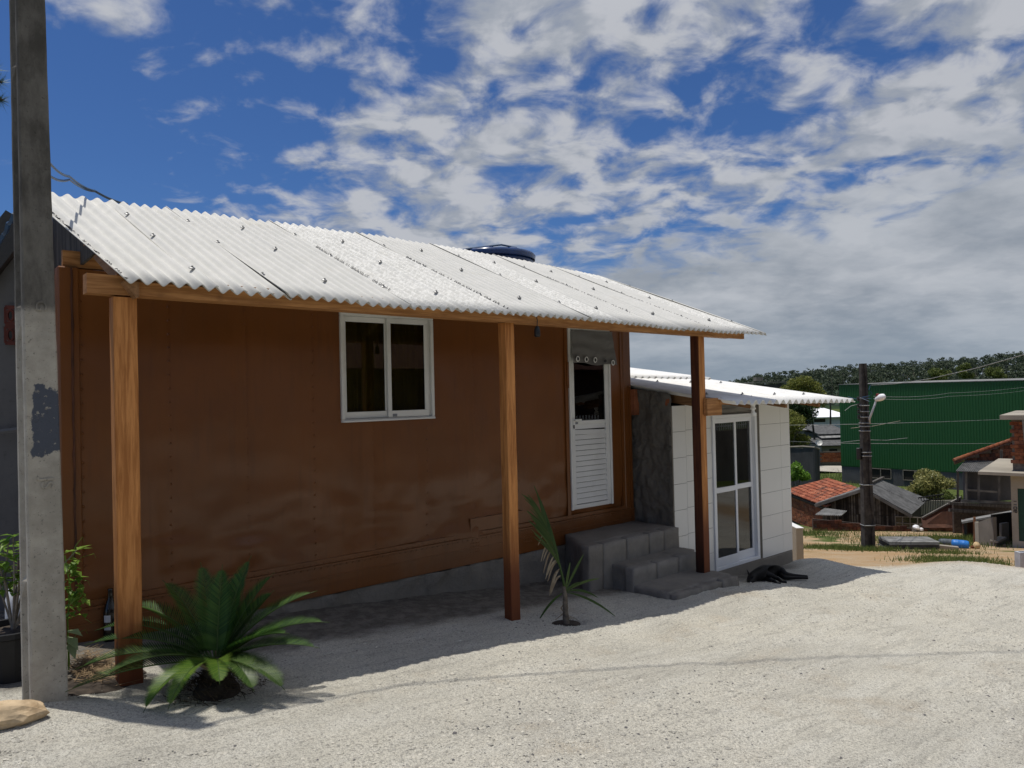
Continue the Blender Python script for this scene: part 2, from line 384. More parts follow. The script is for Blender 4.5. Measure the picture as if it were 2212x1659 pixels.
    t.bump(h, .9, .03)
mats()

# ------------------------------------------------------------------ mesh helpers
class MB:
    def __init__(s): s.v = []; s.f = []
    def add(s, vs, fs):
        o = len(s.v); s.v.extend([tuple(p) for p in vs]); s.f.extend([tuple(i + o for i in f) for f in fs]); return s
    def box(s, x0, x1, y0, y1, z0, z1):
        return s.add([(x0, y0, z0), (x1, y0, z0), (x1, y1, z0), (x0, y1, z0), (x0, y0, z1), (x1, y0, z1), (x1, y1, z1), (x0, y1, z1)],
                     [(3, 2, 1, 0), (4, 5, 6, 7), (0, 1, 5, 4), (1, 2, 6, 5), (2, 3, 7, 6), (3, 0, 4, 7)])
    def bbox(s, x0, x1, y0, y1, z0, z1, b=.006):
        """box with chamfered edges"""
        vs = []; ids = {}
        for ix, x in enumerate((x0, x1)):
            for iy, y in enumerate((y0, y1)):
                for iz, z in enumerate((z0, z1)):
                    sx, sy, sz = (1 - 2 * ix), (1 - 2 * iy), (1 - 2 * iz)
                    for ax in range(3):
                        p = [x + sx * b, y + sy * b, z + sz * b]; p[ax] = (x, y, z)[ax]
                        ids[(ix, iy, iz, ax)] = len(vs); vs.append(tuple(p))
        fs = []
        for ax in range(3):
            o = [a for a in range(3) if a != ax]
            for k in (0, 1):
                q = []
                for a, c in ((0, 0), (1, 0), (1, 1), (0, 1)):
                    i = [0, 0, 0]; i[ax] = k; i[o[0]] = a; i[o[1]] = c; q.append(ids[(*i, ax)])
                fs.append(tuple(q))
        for ax in range(3):
            o = [a for a in range(3) if a != ax]
            for a in (0, 1):
                for c in (0, 1):
                    i0 = [0, 0, 0]; i0[o[0]] = a; i0[o[1]] = c; i1 = list(i0); i0[ax] = 0; i1[ax] = 1
                    fs.append((ids[(*i0, o[0])], ids[(*i1, o[0])], ids[(*i1, o[1])], ids[(*i0, o[1])]))
        for a in (0, 1):
            for c in (0, 1):
                for d in (0, 1): fs.append(tuple(ids[(a, c, d, k)] for k in range(3)))
        return s.add(vs, fs)
    def bar(s, a, b, w, h, up=Vector((0, 0, 1)), w2=None, h2=None):
        a, b = Vector(a), Vector(b); d = (b - a).normalized(); sx = d.cross(up)
        if sx.length < 1e-4: sx = d.cross(Vector((0, 1, 0)))
        sx.normalize(); sz = sx.cross(d)
        w2 = w if w2 is None else w2; h2 = h if h2 is None else h2
        vs = []
        for p, ww, hh in ((a, w, h), (b, w2, h2)):
            for i, j in ((-1, -1), (1, -1), (1, 1), (-1, 1)): vs.append(p + sx * (ww / 2 * i) + sz * (hh / 2 * j))
        return s.add(vs, [(3, 2, 1, 0), (4, 5, 6, 7), (0, 1, 5, 4), (1, 2, 6, 5), (2, 3, 7, 6), (3, 0, 4, 7)])
    def tube(s, pts, r, n=6, cap=True):
        pts = [Vector(p) for p in pts]; rs = r if isinstance(r, (list, tuple)) else [r] * len(pts)
        ref = Vector((0, 0, 1)); vs = []; fs = []
        for i, p in enumerate(pts):
            d = (pts[min(i + 1, len(pts) - 1)] - pts[max(i - 1, 0)]).normalized()
            if abs(d.dot(ref)) > .97: ref = Vector((0, 1, .1)).normalized()
            a = d.cross(ref).normalized(); b = d.cross(a)
            for k in range(n):
                t = 2 * math.pi * k / n; vs.append(p + (a * math.cos(t) + b * math.sin(t)) * rs[i])
        for i in range(len(pts) - 1):
            for k in range(n): fs.append((i * n + k, i * n + (k + 1) % n, (i + 1) * n + (k + 1) % n, (i + 1) * n + k))
        if cap: fs.append(tuple(range(n - 1, -1, -1))); fs.append(tuple((len(pts) - 1) * n + k for k in range(n)))
        return s.add(vs, fs)
    def lathe(s, c, prof, n=20, axis=Vector((0, 0, 1)), sx=1.0):
        c = Vector(c); axis = Vector(axis).normalized()
        a = axis.orthogonal().normalized(); b = axis.cross(a); vs = []; fs = []
        for r, h in prof:
            for k in range(n):
                t = 2 * math.pi * k / n; vs.append(c + axis * h + (a * math.cos(t) + b * math.sin(t)) * r)
        m = len(prof)
        for i in range(m - 1):
            for k in range(n): fs.append((i * n + k, i * n + (k + 1) % n, (i + 1) * n + (k + 1) % n, (i + 1) * n + k))
        fs.append(tuple(range(n - 1, -1, -1))); fs.append(tuple((m - 1) * n + k for k in range(n)))
        return s.add(vs, fs)
    def quad_slab(s, a, b, c, d, th):
        """slab between corners a,b,c,d thickened downwards along the normal"""
        a, b, c, d = map(Vector, (a, b, c, d)); n = (b - a).cross(d - a).normalized()
        if n.z < 0: n = -n
        lo = [p - n * th for p in (a, b, c, d)]
        return s.add([a, b, c, d] + lo, [(0, 1, 2, 3), (7, 6, 5, 4), (0, 4, 5, 1), (1, 5, 6, 2), (2, 6, 7, 3), (3, 7, 4, 0)])
    def prism(s, poly, off):
        """polygon list of points extruded by vector off"""
        off = Vector(off); n = len(poly); p0 = [Vector(p) for p in poly]; p1 = [p + off for p in p0]
        return s.add(p0 + p1, [tuple(range(n)), tuple(range(2 * n - 1, n - 1, -1))] + [(i, i + n, (i + 1) % n + n, (i + 1) % n) for i in range(n)])

WM = {}
def wmat(o): return WM.get(o.name, Matrix.Identity(4))
def thing(name, label, cat, loc=(0, 0, 0), rz=0.0, group=None):
    o = bpy.data.objects.new(name, None); COL.objects.link(o)
    o.empty_display_size = .2
    o.location = loc; o.rotation_euler = (0, 0, rz)
    o['label'] = label; o['category'] = cat
    if group: o['group'] = group
    WM[o.name] = Matrix.Translation(Vector(loc)) @ Matrix.Rotation(rz, 4, 'Z')
    return o
def fixnormals(me):
    import bmesh
    bm = bmesh.new(); bm.from_mesh(me); bmesh.ops.recalc_face_normals(bm, faces=bm.faces); bm.to_mesh(me); bm.free()
def mesh(name, vs, fs, mat, smooth=False, fix=True):
    me = bpy.data.meshes.new(name)
    if isinstance(vs, np.ndarray): vs = vs.tolist()
    if isinstance(fs, np.ndarray): fs = fs.tolist()
    me.from_pydata([tuple(v) for v in vs], [], fs)
    me.materials.append(MATS[mat])
    if fix: fixnormals(me)
    if smooth: me.polygons.foreach_set('use_smooth', [True] * len(me.polygons))
    me.update(); return me
def part(name, mb, mat, parent=None, world=True, smooth=False, fix=True, kind=None, label=None):
    vs = mb.v
    if parent is not None and world:
        inv = wmat(parent).inverted(); vs = [inv @ Vector(v) for v in vs]
    o = bpy.data.objects.new(name, mesh(name, vs, mb.f, mat, smooth, fix)); COL.objects.link(o)
    if parent is not None: o.parent = parent; WM[o.name] = wmat(parent).copy()
    if kind: o['kind'] = kind
    if label: o['label'] = label
    return o
def single(name, mb, mat, label, cat, loc, group=None, smooth=False, fix=True):
    loc = Vector(loc)
    o = bpy.data.objects.new(name, mesh(name, [Vector(v) - loc for v in mb.v], mb.f, mat, smooth, fix)); COL.objects.link(o)
    o.location = loc; o['label'] = label; o['category'] = cat
    if group: o['group'] = group
    return o
def piece(name, me, parent, M, world=True, mat=None):
    """one instance of shared mesh data under parent, M = matrix"""
    o = bpy.data.objects.new(name, me); COL.objects.link(o); o.parent = parent
    if world: M = wmat(parent).inverted() @ M
    o.matrix_local = M
    if mat: o.material_slots[0].link = 'OBJECT'; o.material_slots[0].material = MATS[mat]
    return o
def frame_m(o, x, y, z):
    """matrix with given axis columns"""
    return Matrix(((x[0], y[0], z[0], o[0]), (x[1], y[1], z[1], o[1]), (x[2], y[2], z[2], o[2]), (0, 0, 0, 1)))
def fbm(p, o=4):
    return mnoise.fractal(Vector(p), 1.0, 2.0, o)

# ------------------------------------------------------------------ ground
def lerp_tab(x, tab):
    xs, ys = zip(*tab); return np.interp(x, xs, ys)
XT = [(-60, -1.45), (-6, -1.45), (0, -1.6), (4.1, -1.945), (5.5, -2.07), (7, -2.24), (8, -2.385), (10, -2.49), (11.3, -2.56), (14, -2.78), (30, -3.9), (60, -5.5), (200, -6)]
CT = [(-50, 0), (11.3, 0), (12.5, .22), (17.1, 1.42), (23.5, 2.53), (26.8, 3.07), (30, 3.61), (33, 4.08), (37.5, 4.6), (43, 5.3), (49, 6.3), (62, 7.6), (95, 8.2), (300, 8.2), (2000, 8.2)]
_vn = {}
def vnoise(x, y, s, seed=0):
    """cheap smooth value noise on arrays"""
    r = np.random.default_rng(seed + 100).random((256, 256))
    xs, ys = x * s, y * s
    xi = np.floor(xs).astype(int); yi = np.floor(ys).astype(int); fx = xs - xi; fy = ys - yi
    fx = fx * fx * (3 - 2 * fx); fy = fy * fy * (3 - 2 * fy)
    g = lambda a, b: r[a % 256, b % 256]
    return (g(xi, yi) * (1 - fx) + g(xi + 1, yi) * fx) * (1 - fy) + (g(xi, yi + 1) * (1 - fx) + g(xi + 1, yi + 1) * fx) * fy - .5
def sstep(x, a, b):
    t = np.clip((x - a) / (b - a), 0, 1); return t * t * (3 - 2 * t)
def ground_h(x, y):
    x = np.asarray(x, float); y = np.asarray(y, float)
    h = lerp_tab(x, XT)
    c = .78 * x + .62 * y
    # smoothed valley drop
    drop = sum(lerp_tab(c + k, CT) for k in (-1.5, -.75, 0, .75, 1.5)) / 5
    w = sstep(y, -5.0, 2.0)
    h = h * (1 - w) + (lerp_tab(np.minimum(x, 12.0), XT) - drop) * w
    near = sstep(np.hypot(x - 5, y - 4), 40, 8)
    h = h + near * (vnoise(x, y, .8, 1) * .035 + vnoise(x, y, 2.3, 2) * .012)
    fine = sstep(np.hypot(x, y), 14, 6)
    h = h + fine * (vnoise(x, y, 9, 3) * .012 + vnoise(x, y, 27, 4) * .010)
    # small mounds: by the light pole, along the annex slab, the crest ridge
    for mx, my, r, a in ((.72, 4.62, .30, .06), (7.75, 4.38, .55, .10), (9.9, 4.75, .55, .07), (12.3, 4.0, 1.0, .14), (1.25, 5.0, .35, .04), (10.2, 5.25, .35, .09), (6.75, 4.40, .75, .10)):
        h = h + a * np.exp(-((x - mx) ** 2 + (y - my) ** 2) / r ** 2)
    for mx, my, r, a in ((4.58, 4.64, .16, -.07),):
        h = h + a * np.exp(-(((x - mx) ** 2 + (y - my) ** 2) / r ** 2) ** 2)
    return h
def gz(x, y): return float(ground_h(np.array([x]), np.array([y]))[0])

def build_ground():
    n = 460
    t = np.linspace(-1, 1, n)
    ax = 3.0 + np.sinh(t * 6.6) / math.sinh(6.6) * 1800
    k = 6.6
    # denser sampling around the yard
    ax = 5.0 + np.sign(t) * (np.abs(t) * 9.0 + (np.abs(t) ** 5) * 120 + (np.abs(t) ** 16) * 1700)
    ay = 4.0 + np.sign(t) * (np.abs(t) * 7.0 + (np.abs(t) ** 5) * 120 + (np.abs(t) ** 16) * 1700)
    X, Y = np.meshgrid(ax, ay, indexing='ij'); Z = ground_h(X, Y)
    V = np.stack([X.ravel(), Y.ravel(), Z.ravel()], 1)
    i = np.arange(n * n).reshape(n, n)
    F = np.stack([i[:-1, :-1].ravel(), i[1:, :-1].ravel(), i[1:, 1:].ravel(), i[:-1, 1:].ravel()], 1)
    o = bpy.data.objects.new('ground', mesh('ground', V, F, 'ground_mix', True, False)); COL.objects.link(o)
    o['kind'] = 'structure'
build_ground()

def scatter_mesh(name, base_v, base_f, P, S, A, mat, squash=None, label=None, parent=None, tilt=0.35):
    """many small copies of one base shape joined into one stuff mesh (numpy)"""
    base_v = np.array(base_v, float); m = len(P); nv = len(base_v)
    ca, sa = np.cos(A), np.sin(A)
    bx, by, bz = base_v[:, 0], base_v[:, 1], base_v[:, 2]
    jit = 1 + rng.uniform(-.25, .25, (m, nv))
    x = (ca[:, None] * bx - sa[:, None] * by) * S[:, None] * jit
    y = (sa[:, None] * bx + ca[:, None] * by) * S[:, None] * jit
    z = bz[None, :] * S[:, None] * jit * (squash if squash is not None else 1)
    V = np.stack([x + P[:, 0:1], y + P[:, 1:2], z + P[:, 2:3]], 2).reshape(-1, 3)
    F = (np.array(base_f)[None] + (np.arange(m) * nv)[:, None, None]).reshape(-1, len(base_f[0]))
    o = bpy.data.objects.new(name, mesh(name, V, F, mat, False, False)); COL.objects.link(o)
    o['kind'] = 'stuff'
    if label: o['label'] = label
    if parent: o.parent = parent
    return o
OCT_V = [(1, 0, 0), (-1, 0, 0), (0, 1, 0), (0, -1, 0), (0, 0, .8), (0, 0, -.5)]
OCT_F = [(0, 2, 4), (2, 1, 4), (1, 3, 4), (3, 0, 4), (2, 0, 5), (1, 2, 5), (3, 1, 5), (0, 3, 5)]
def build_pebbles():
    m = 120000
    # denser close to the viewer
    d = 2.2 + 9.5 * rng.random(m) ** 1.5; l = rng.uniform(-.78, .80, m) * (d + .6)
    x = d * _f.x + l * _r.x; y = d * _f.y + l * _r.y
    ok = (y < 5.0) & (.78 * x + .62 * y < 12.5) & (vnoise(x * .45, y * 1.2, 1.5, 9) + .5 * vnoise(x, y, 4, 8) + rng.uniform(-.3, .3, m) > .02)
    x, y = x[ok], y[ok]
    s = rng.lognormal(math.log(.0062), .36, len(x)); s = np.clip(s, .003, .017)
    P = np.stack([x, y, ground_h(x, y) + s * .1], 1)
    scatter_mesh('gravel', OCT_V, OCT_F, P, s, rng.uniform(0, 6.28, len(x)), 'pebble', .75, 'loose grey and white crushed stone over the yard')
build_pebbles()

# ------------------------------------------------------------------ corrugated sheet
def corrugated(x0, x1, pitch, amp, phase, pA, pB, rows, th, lift=None, per=10):
    """sheet from x0..x1; pA(x)->(y,z) lower edge, pB(x)->(y,z) upper edge"""
    n = max(4, int(round((x1 - x0) / pitch * per))); xs = np.linspace(x0, x1, n + 1)
    vt, vb = [], []
    for r in range(rows + 1):
        t = r / rows
        for x in xs:
            (ya, za), (yb, zb) = pA(x), pB(x)
            y = ya + (yb - ya) * t; z = za + (zb - za) * t
            sl = math.hypot(yb - ya, zb - za); ny, nz = -(zb - za) / sl, (yb - ya) / sl
            w = amp * math.cos(2 * math.pi * (x - phase) / pitch) + (lift(x, t) if lift else 0)
            vt.append((x, y + ny * w, z + nz * w)); vb.append((x, y + ny * (w - th), z + nz * (w - th)))
    N = n + 1; o = len(vt); f = []
    for r in range(rows):
        for i in range(n):
            a = r * N + i; f.append((a, a + 1, a + N + 1, a + N)); f.append((o + a, o + a + N, o + a + N + 1, o + a + 1))
    for i in range(n):
        f.append((i, o + i, o + i + 1, i + 1)); a = rows * N + i; f.append((a, a + 1, o + a + 1, o + a))
    for r in range(rows):
        a = r * N; f.append((a, a + N, o + a + N, o + a)); a = r * N + n; f.append((a, o + a, o + a + N, a + N))
    m = MB(); m.add(vt + vb, f); return m

# ------------------------------------------------------------------ container house
WY = 6.05                                       # front wall plane
CX0, CX1, CZ0, CZ1 = 1.02, 7.20, -1.63, 0.97
WIN = (3.20, 4.21, -.226, .774); DOOR = (6.10, 6.815, -1.362, .755)
house = thing('container_house', 'long brown painted metal container house with a white window and louvred door', 'house', (4.1, 7.2, CZ0))
def dent(x, z):
    low = sstep(np.array(-z), .55, 1.2).item()
    d = .012 * fbm((x * 1.1, z * 1.3, 3.3), 3) + .004 * fbm((x * 3.1, z * 2.2, 8.1), 3)
    d += low * .036 * fbm((x * 1.5 + 4, z * 2.6, 1.7), 3)
    d += low * .012 * math.exp(-((x - 2.6) ** 2 / .15 + (z + 1.05) ** 2 / .01)) + .014 * math.exp(-((x - 3.4) ** 2 / .05 + (z + 1.2) ** 2 / .02))
    return d
def wall_panels():
    nP = 10; w = (CX1 - .13 - (CX0 + .12)) / nP
    for k in range(nP):
        a = CX0 + .12 + k * w; b = a + w + .018
        xs = set(np.linspace(a, b, 15).tolist()); zs = set(np.linspace(CZ0 + .17, CZ1, 60).tolist())
        holes = []
        for h in (WIN, DOOR):
            if h[0] < b and h[1] > a:
                holes.append(h); xs |= {v for v in (h[0] + .012, h[1] - .012) if a < v < b}; zs |= {h[2] + .012, h[3] - .012}
        xs = sorted(xs); zs = sorted(zs); m = MB(); idx = {}
        off = -.004 * (k % 2)
        for i, x in enumerate(xs):
            for j, z in enumerate(zs):
                edge = -.008 if i >= len(xs) - 2 else 0
                inh = any(h[0] - .03 < x < h[1] + .03 and h[2] - .03 < z < h[3] + .03 for h in holes)
                idx[i, j] = len(m.v); m.v.append((x, WY + off + edge + (0 if inh else dent(x, z)), z))
        for i in range(len(xs) - 1):
            for j in range(len(zs) - 1):
                xc, zc = (xs[i] + xs[i + 1]) / 2, (zs[j] + zs[j + 1]) / 2
                if any(h[0] + .011 < xc < h[1] - .011 and h[2] + .011 < zc < h[3] - .011 for h in holes): continue
                m.f.append((idx[i, j], idx[i + 1, j], idx[i + 1, j + 1], idx[i, j + 1]))
        cut = [h for h in holes if h[0] <= a and h[1] >= b]
        if cut:
            zc = (cut[0][2] + cut[0][3]) / 2
            for up in (0, 1):
                q = MB(); fs = [f for f in m.f if (m.v[f[0]][2] > zc) == bool(up)]; ids = sorted({i for f in fs for i in f}); mp = {o: n for n, o in enumerate(ids)}
                q.v = [m.v[i] for i in ids]; q.f = [tuple(mp[i] for i in f) for f in fs]; part('wall_panel', q, 'brown_paint', house, smooth=True, fix=False)
        else:
            ids = sorted({i for f in m.f for i in f}); mp = {o: n for n, o in enumerate(ids)}; q = MB(); q.v = [m.v[i] for i in ids]; q.f = [tuple(mp[i] for i in f) for f in m.f]
            part('wall_panel', q, 'brown_paint', house, smooth=True, fix=False)
    # rivets along each seam and along the bottom rail
    r = MB()
    def riv(x, z, s=.0085, y=None):
        y = WY - .009 + dent(x, z) if y is None else y
        r.add([(x - s, y, z - s), (x + s, y, z - s), (x + s, y, z + s), (x - s, y, z + s), (x, y - s * .9, z)], [(0, 1, 4), (1, 2, 4), (2, 3, 4), (3, 0, 4)])
    for k in range(nP + 1):
        x = CX0 + .12 + k * w + .012
        z = CZ0 + .26
        while z < CZ1 - .05:
            if not any(h[0] - .03 < x < h[1] + .03 and h[2] - .03 < z < h[3] + .03 for h in (WIN, DOOR)): riv(x, z)
            z += .105
    x = CX0 + .15
    while x < CX1 - .1:
        riv(x, CZ0 + .145, .006, WY - .03); riv(x + .03, CZ0 + .185, .005, WY - .021); x += .062
    for cx in (4.62, 5.35, 5.7, 6.35, 6.95):
        for i in range(4):
            for j in range(4): riv(cx + i * .035, CZ0 + .02 + j * .03, .006, WY - .030)
    part('rivet', r, 'brown_paint', house, kind='stuff')
wall_panels()
m = MB(); m.box(CX0, CX1, WY - .028, WY + .06, CZ0, CZ0 + .165); m.box(CX0, CX1, WY - .040, WY - .026, CZ0 + .158, CZ0 + .172)
m.box(CX0, CX1, WY - .019, WY - .004, CZ0 + .172, CZ0 + .215); m.box(CX0, CX1, WY - .034, WY - .026, CZ0 + .05, CZ0 + .062)
m.box(CX0, CX1, WY - .02, WY + .03, CZ0 - .10, CZ0 - .002)
part('bottom_rail', m, 'brown_paint', house)
m = MB(); m.bbox(CX1 - .145, CX1 + .002, WY - .022, WY + .13, CZ0 + .005, CZ1 + .01, .008); m.box(CX1 - .185, CX1 - .140, WY - .014, WY + .02, CZ0 + .17, CZ1); m.box(CX1 - .06, CX1 - .03, WY - .034, WY - .02, CZ0 + .02, CZ1 - .9)
m.box(CX1 - .02, CX1 + .014, WY + .0, WY + .10, .05, .25)
part('corner_post', m, 'brown_paint', house)
m = MB(); m.bbox(CX0 - .01, CX0 + .125, WY - .018, WY + .10, CZ0 + .005, CZ1 + .01, .01)
part('corner_post', m, 'brown_paint', house)
m = MB(); pts = [(CX0 + .075 + .012 * fbm((0, z * 3, 5)), WY - .022, z) for z in np.linspace(CZ0 + .3, CZ1, 46)]
m.tube(pts, [.006 + .006 * abs(fbm((2, z * 9, 1))) for z in np.linspace(0, 3, 46)], 6); part('torn_seam', m, 'brown_dark', house, label='ragged dark seam running up the left corner of the brown wall')
m = MB()   # shell: ends, back, top
m.box(CX0, CX0 + .02, WY + .10, 8.49, CZ0, CZ1); m.box(CX1 - .02, CX1, WY + .13, 8.49, CZ0, CZ1); m.box(CX0, CX1, 8.49, 8.51, CZ0, CZ1); m.box(CX0, CX1, WY + .07, 8.49, CZ1 - .03, CZ1); m.box(CX0, CX1, WY + .07, 8.49, CZ0 + .0, CZ0 + .12)
part('shell', m, 'brown_paint', house)
m = MB(); m.box(CX0 + .1, CX1 - .1, WY + .9, WY + .92, CZ0 + .13, CZ1 - .04); part('inner_partition', m, 'interior_dark', house)
m = MB(); m.box(4.62, 5.35, WY - .030, WY + .02, -1.40, -1.27)
part('patch_plate', m, 'brown_paint', house)
# raised patch over old door frame at left of the door
m = MB(); m.box(DOOR[0] - .055, DOOR[0] - .004, WY - .016, WY - .003, DOOR[2] - .1, CZ1 - .02); m.box(DOOR[0] - .03, DOOR[0] - .006, WY - .03, WY - .016, .05, .35)
part('patch_strip', m, 'brown_paint', house)
# footing under the wall
m = MB(); xs = np.linspace(1.5, 6.0, 90); zs = [-2.4, -2.2, -2.0, -1.9, -1.82, -1.76, -1.735]
for x in xs:
    for z in zs: m.v.append((x, WY - .02 + .045 * fbm((x * 5, z * 7, 2.2), 4), z))
nz = len(zs)
for i in range(len(xs) - 1):
    for j in range(nz - 1): m.f.append((i * nz + j, (i + 1) * nz + j, (i + 1) * nz + j + 1, i * nz + j + 1))
part('footing', m, 'footing_concrete', house, smooth=True, fix=False)
m = MB(); m.box(1.05, 7.15, WY + .04, 8.4, -2.6, CZ0 - .11); part('foundation', m, 'footing_concrete', house)

def build_window():
    x0, x1, z0, z1 = WIN; y = WY
    root = MB(); t = .032
    root.bbox(x0, x1, y - .034, y + .05, z0, z0 + .028, .004); root.bbox(x0, x1, y - .034, y + .05, z1 - t, z1, .004)
    root.bbox(x0, x0 + t, y - .033, y + .05, z0 + .029, z1 - t - .001, .004); root.bbox(x1 - t, x1, y - .033, y + .05, z0 + .029, z1 - t - .001, .004)
    root.box(x0 + .01, x1 - .01, y - .05, y - .035, z0 + .002, z0 + .016)
    w = part('window', root, 'white_aluminium', house)
    def sash(a, b, yy):
        m = MB(); s = .042
        m.bbox(a, b, yy, yy + .022, z0 + .030, z0 + .030 + .062, .003); m.bbox(a, b, yy, yy + .022, z1 - t - .05, z1 - t - .002, .003)
        m.bbox(a, a + s, yy + .001, yy + .021, z0 + .093, z1 - t - .051, .003); m.bbox(b - s, b, yy + .001, yy + .021, z0 + .093, z1 - t - .051, .003)
        part('sash', m, 'white_aluminium', w)
        g = MB(); g.box(a + s - .004, b - s + .004, yy + .009, yy + .013, z0 + .088, z1 - t - .046); part('pane', g, 'window_glass', w)
    mid = (x0 + x1) / 2
    sash(x0 + t - .002, mid + .012, y + .008); sash(mid - .018, x1 - t - .03, y - .020)
    m = MB(); m.box(x1 - t - .032, x1 - t + .001, y - .0, y + .012, z0 + .03, z1 - t); part('jamb_strip', m, 'white_aluminium', w)
    m = MB(); m.box(mid + .028, mid + .075, y - .0225, y - .0195, z0 + .035, z0 + .062); part('sticker', m, 'grey_trim', w)
    c = MB(); N = 60
    for i in range(N + 1):
        x = x0 - .05 + (x1 - x0 - .02) * i / N; yy = y + .075 + .015 * math.sin(i * .9) + .01 * math.sin(i * 2.3)
        c.v += [(x, yy, z0 - .05), (x, yy, z1 + .05)]
    for i in range(N): c.f.append((2 * i, 2 * i + 2, 2 * i + 3, 2 * i + 1))
    part('curtain', c, 'curtain_olive', w, fix=False)
build_window()
def build_door():
    x0, x1, z0, z1 = DOOR; y = WY; t = .03
    m = MB()
    m.bbox(x0, x0 + t, y - .034, y + .05, z0 + .0, z1, .004); m.bbox(x1 - t, x1, y - .034, y + .05, z0, z1, .004); m.bbox(x0 + t + .001, x1 - t - .001, y - .034, y + .05, z1 - t, z1, .004)
    d = part('door', m, 'white_aluminium', house)
    a, b = x0 + t + .004, x1 - t - .036; L = MB(); s = .05; zr = -.335
    L.bbox(a, a + s, y - .026, y + .004, z0 + .055, z1 - t - .004, .003); L.bbox(b - s + .012, b, y - .026, y + .004, z0 + .055, z1 - t - .004, .003)
    L.bbox(a + .0, b, y - .025, y + .003, z0 + .004, z0 + .054, .003); L.bbox(a + s, b - s + .012, y - .025, y + .003, zr - .04, zr, .003); L.bbox(a + s, b - s + .012, y - .025, y + .003, z1 - t - .055, z1 - t - .004, .003)
    lf = part('leaf_frame', L, 'white_aluminium', d)
    m = MB(); m.bbox(b + .003, x1 - t - .001, y - .018, y + .01, z0 + .004, z1 - t, .002); part('fixed_strip', m, 'white_aluminium', d)
    nl = 15; zt, zb = zr - .041, z0 + .056; h = (zt - zb) / nl
    me = None
    for i in range(nl):
        zc = zb + h * i; tilt = .0
        s_ = MB(); xa, xb = a + s + .001, b - s + .011
        s_.add([(xa, y - .026, zc + .007), (xb, y - .026, zc + .007), (xb, y - .010, zc + h), (xa, y - .010, zc + h), (xa, y - .018, zc + .007), (xb, y - .018, zc + .007), (xb, y - .002, zc + h), (xa, y - .002, zc + h)],
               [(0, 1, 2, 3), (4, 7, 6, 5), (0, 4, 5, 1), (3, 2, 6, 7), (0, 3, 7, 4), (1, 5, 6, 2)])
        if i == nl - 2: s_.v = [(vx, vy, vz - .012 * ((vx - xa) / (xb - xa))) for vx, vy, vz in s_.v]
        part('louvre_slat', s_, 'white_aluminium', d)
    m = MB(); m.box(a + s - .004, b - s + .016, y + .001, y + .004, zb, zt); part('louvre_gap_shade', m, 'interior_dark', d)  # near-black sheet stands in for the shade lines between the slats
    m = MB(); m.box(a + s - .004, b - s + .016, y - .014, y - .010, zr - .004, z1 - t - .05); part('pane', m, 'door_glass', d)
    m = MB(); m.bbox(a + .008, a + .034, y - .034, y - .026, zr - .10, zr + .035, .003); m.bbox(a + .015, a + .125, y - .066, y - .050, zr - .0, zr + .022, .004); m.box(a + .016, a + .030, y - .052, y - .033, zr + .004, zr + .018)
    h_ = part('handle', m, 'white_aluminium', d)
    m = MB(); m.box(a + .010, a + .030, y - .037, y - .0345, zr - .085, zr - .045); part('lock_plate', m, 'black_plastic', d)
    m = MB(); m.box(a + .055, a + .095, y - .0285, y - .0255, zr - .036, zr - .012); part('sticker', m, 'grey_trim', d)
build_door()
# curtain panel hung over the top of the door from outside
def door_flap():
    x0, x1 = DOOR[0] + .03, DOOR[1] + .03; zt, zb = DOOR[3] - .03, .335
    f = thing('door_curtain', 'short grey fabric curtain with white eyelets hung over the top of the white door', 'curtain', ((x0 + x1) / 2, WY - .06, zb))
    m = MB(); nx, nzz = 36, 16; hole = [(.085, .052), (.285, .052), (.495, .052), (.745, .045), (.935, .03)]
    W = x1 - x0; H = zt - zb
    for i in range(nx + 1):
        for j in range(nzz + 1):
            u, v = i / nx, j / nzz
            x = x0 + W * u - .03 * (1 - v) * (1 - u) * .5 + (.035 * (1 - v) * u if u > .8 else 0); z = zt - H * (1 - v) - .02 * (1 - v) * u + .012 * math.sin(u * 9) * (1 - v)
            y = WY - .048 - .03 * (1 - v) - .012 * fbm((u * 3, v * 5, 4.4), 3) - .006 * math.sin(v * 16 + u * 3)
            m.v.append((x, y, z))
    for i in range(nx):
        for j in range(nzz): m.f.append((i * (nzz + 1) + j, (i + 1) * (nzz + 1) + j, (i + 1) * (nzz + 1) + j + 1, i * (nzz + 1) + j + 1))
    part('cloth', m, 'curtain_grey', f, smooth=True, fix=False)
    for k, (u, dz) in enumerate(hole):
        c = Vector((x0 + W * u - .01, WY - .094, zb + dz - .02 * u))
        m = MB(); m.lathe(c, [(.019, -.002), (.019, .006)], 16, (0, -1, 0)); part('eyelet_hole', m, 'black_plastic' if k < 4 else 'curtain_grey', f)
        if k != 3:
            m = MB(); ring = [c + Vector((.024 * math.cos(t), -.004, .028 * math.sin(t))) for t in np.linspace(0, 2 * math.pi, 19)]
            m.tube(ring, .0065, 6, False); part('eyelet', m, 'eyelet_white', f, smooth=True)
door_flap()

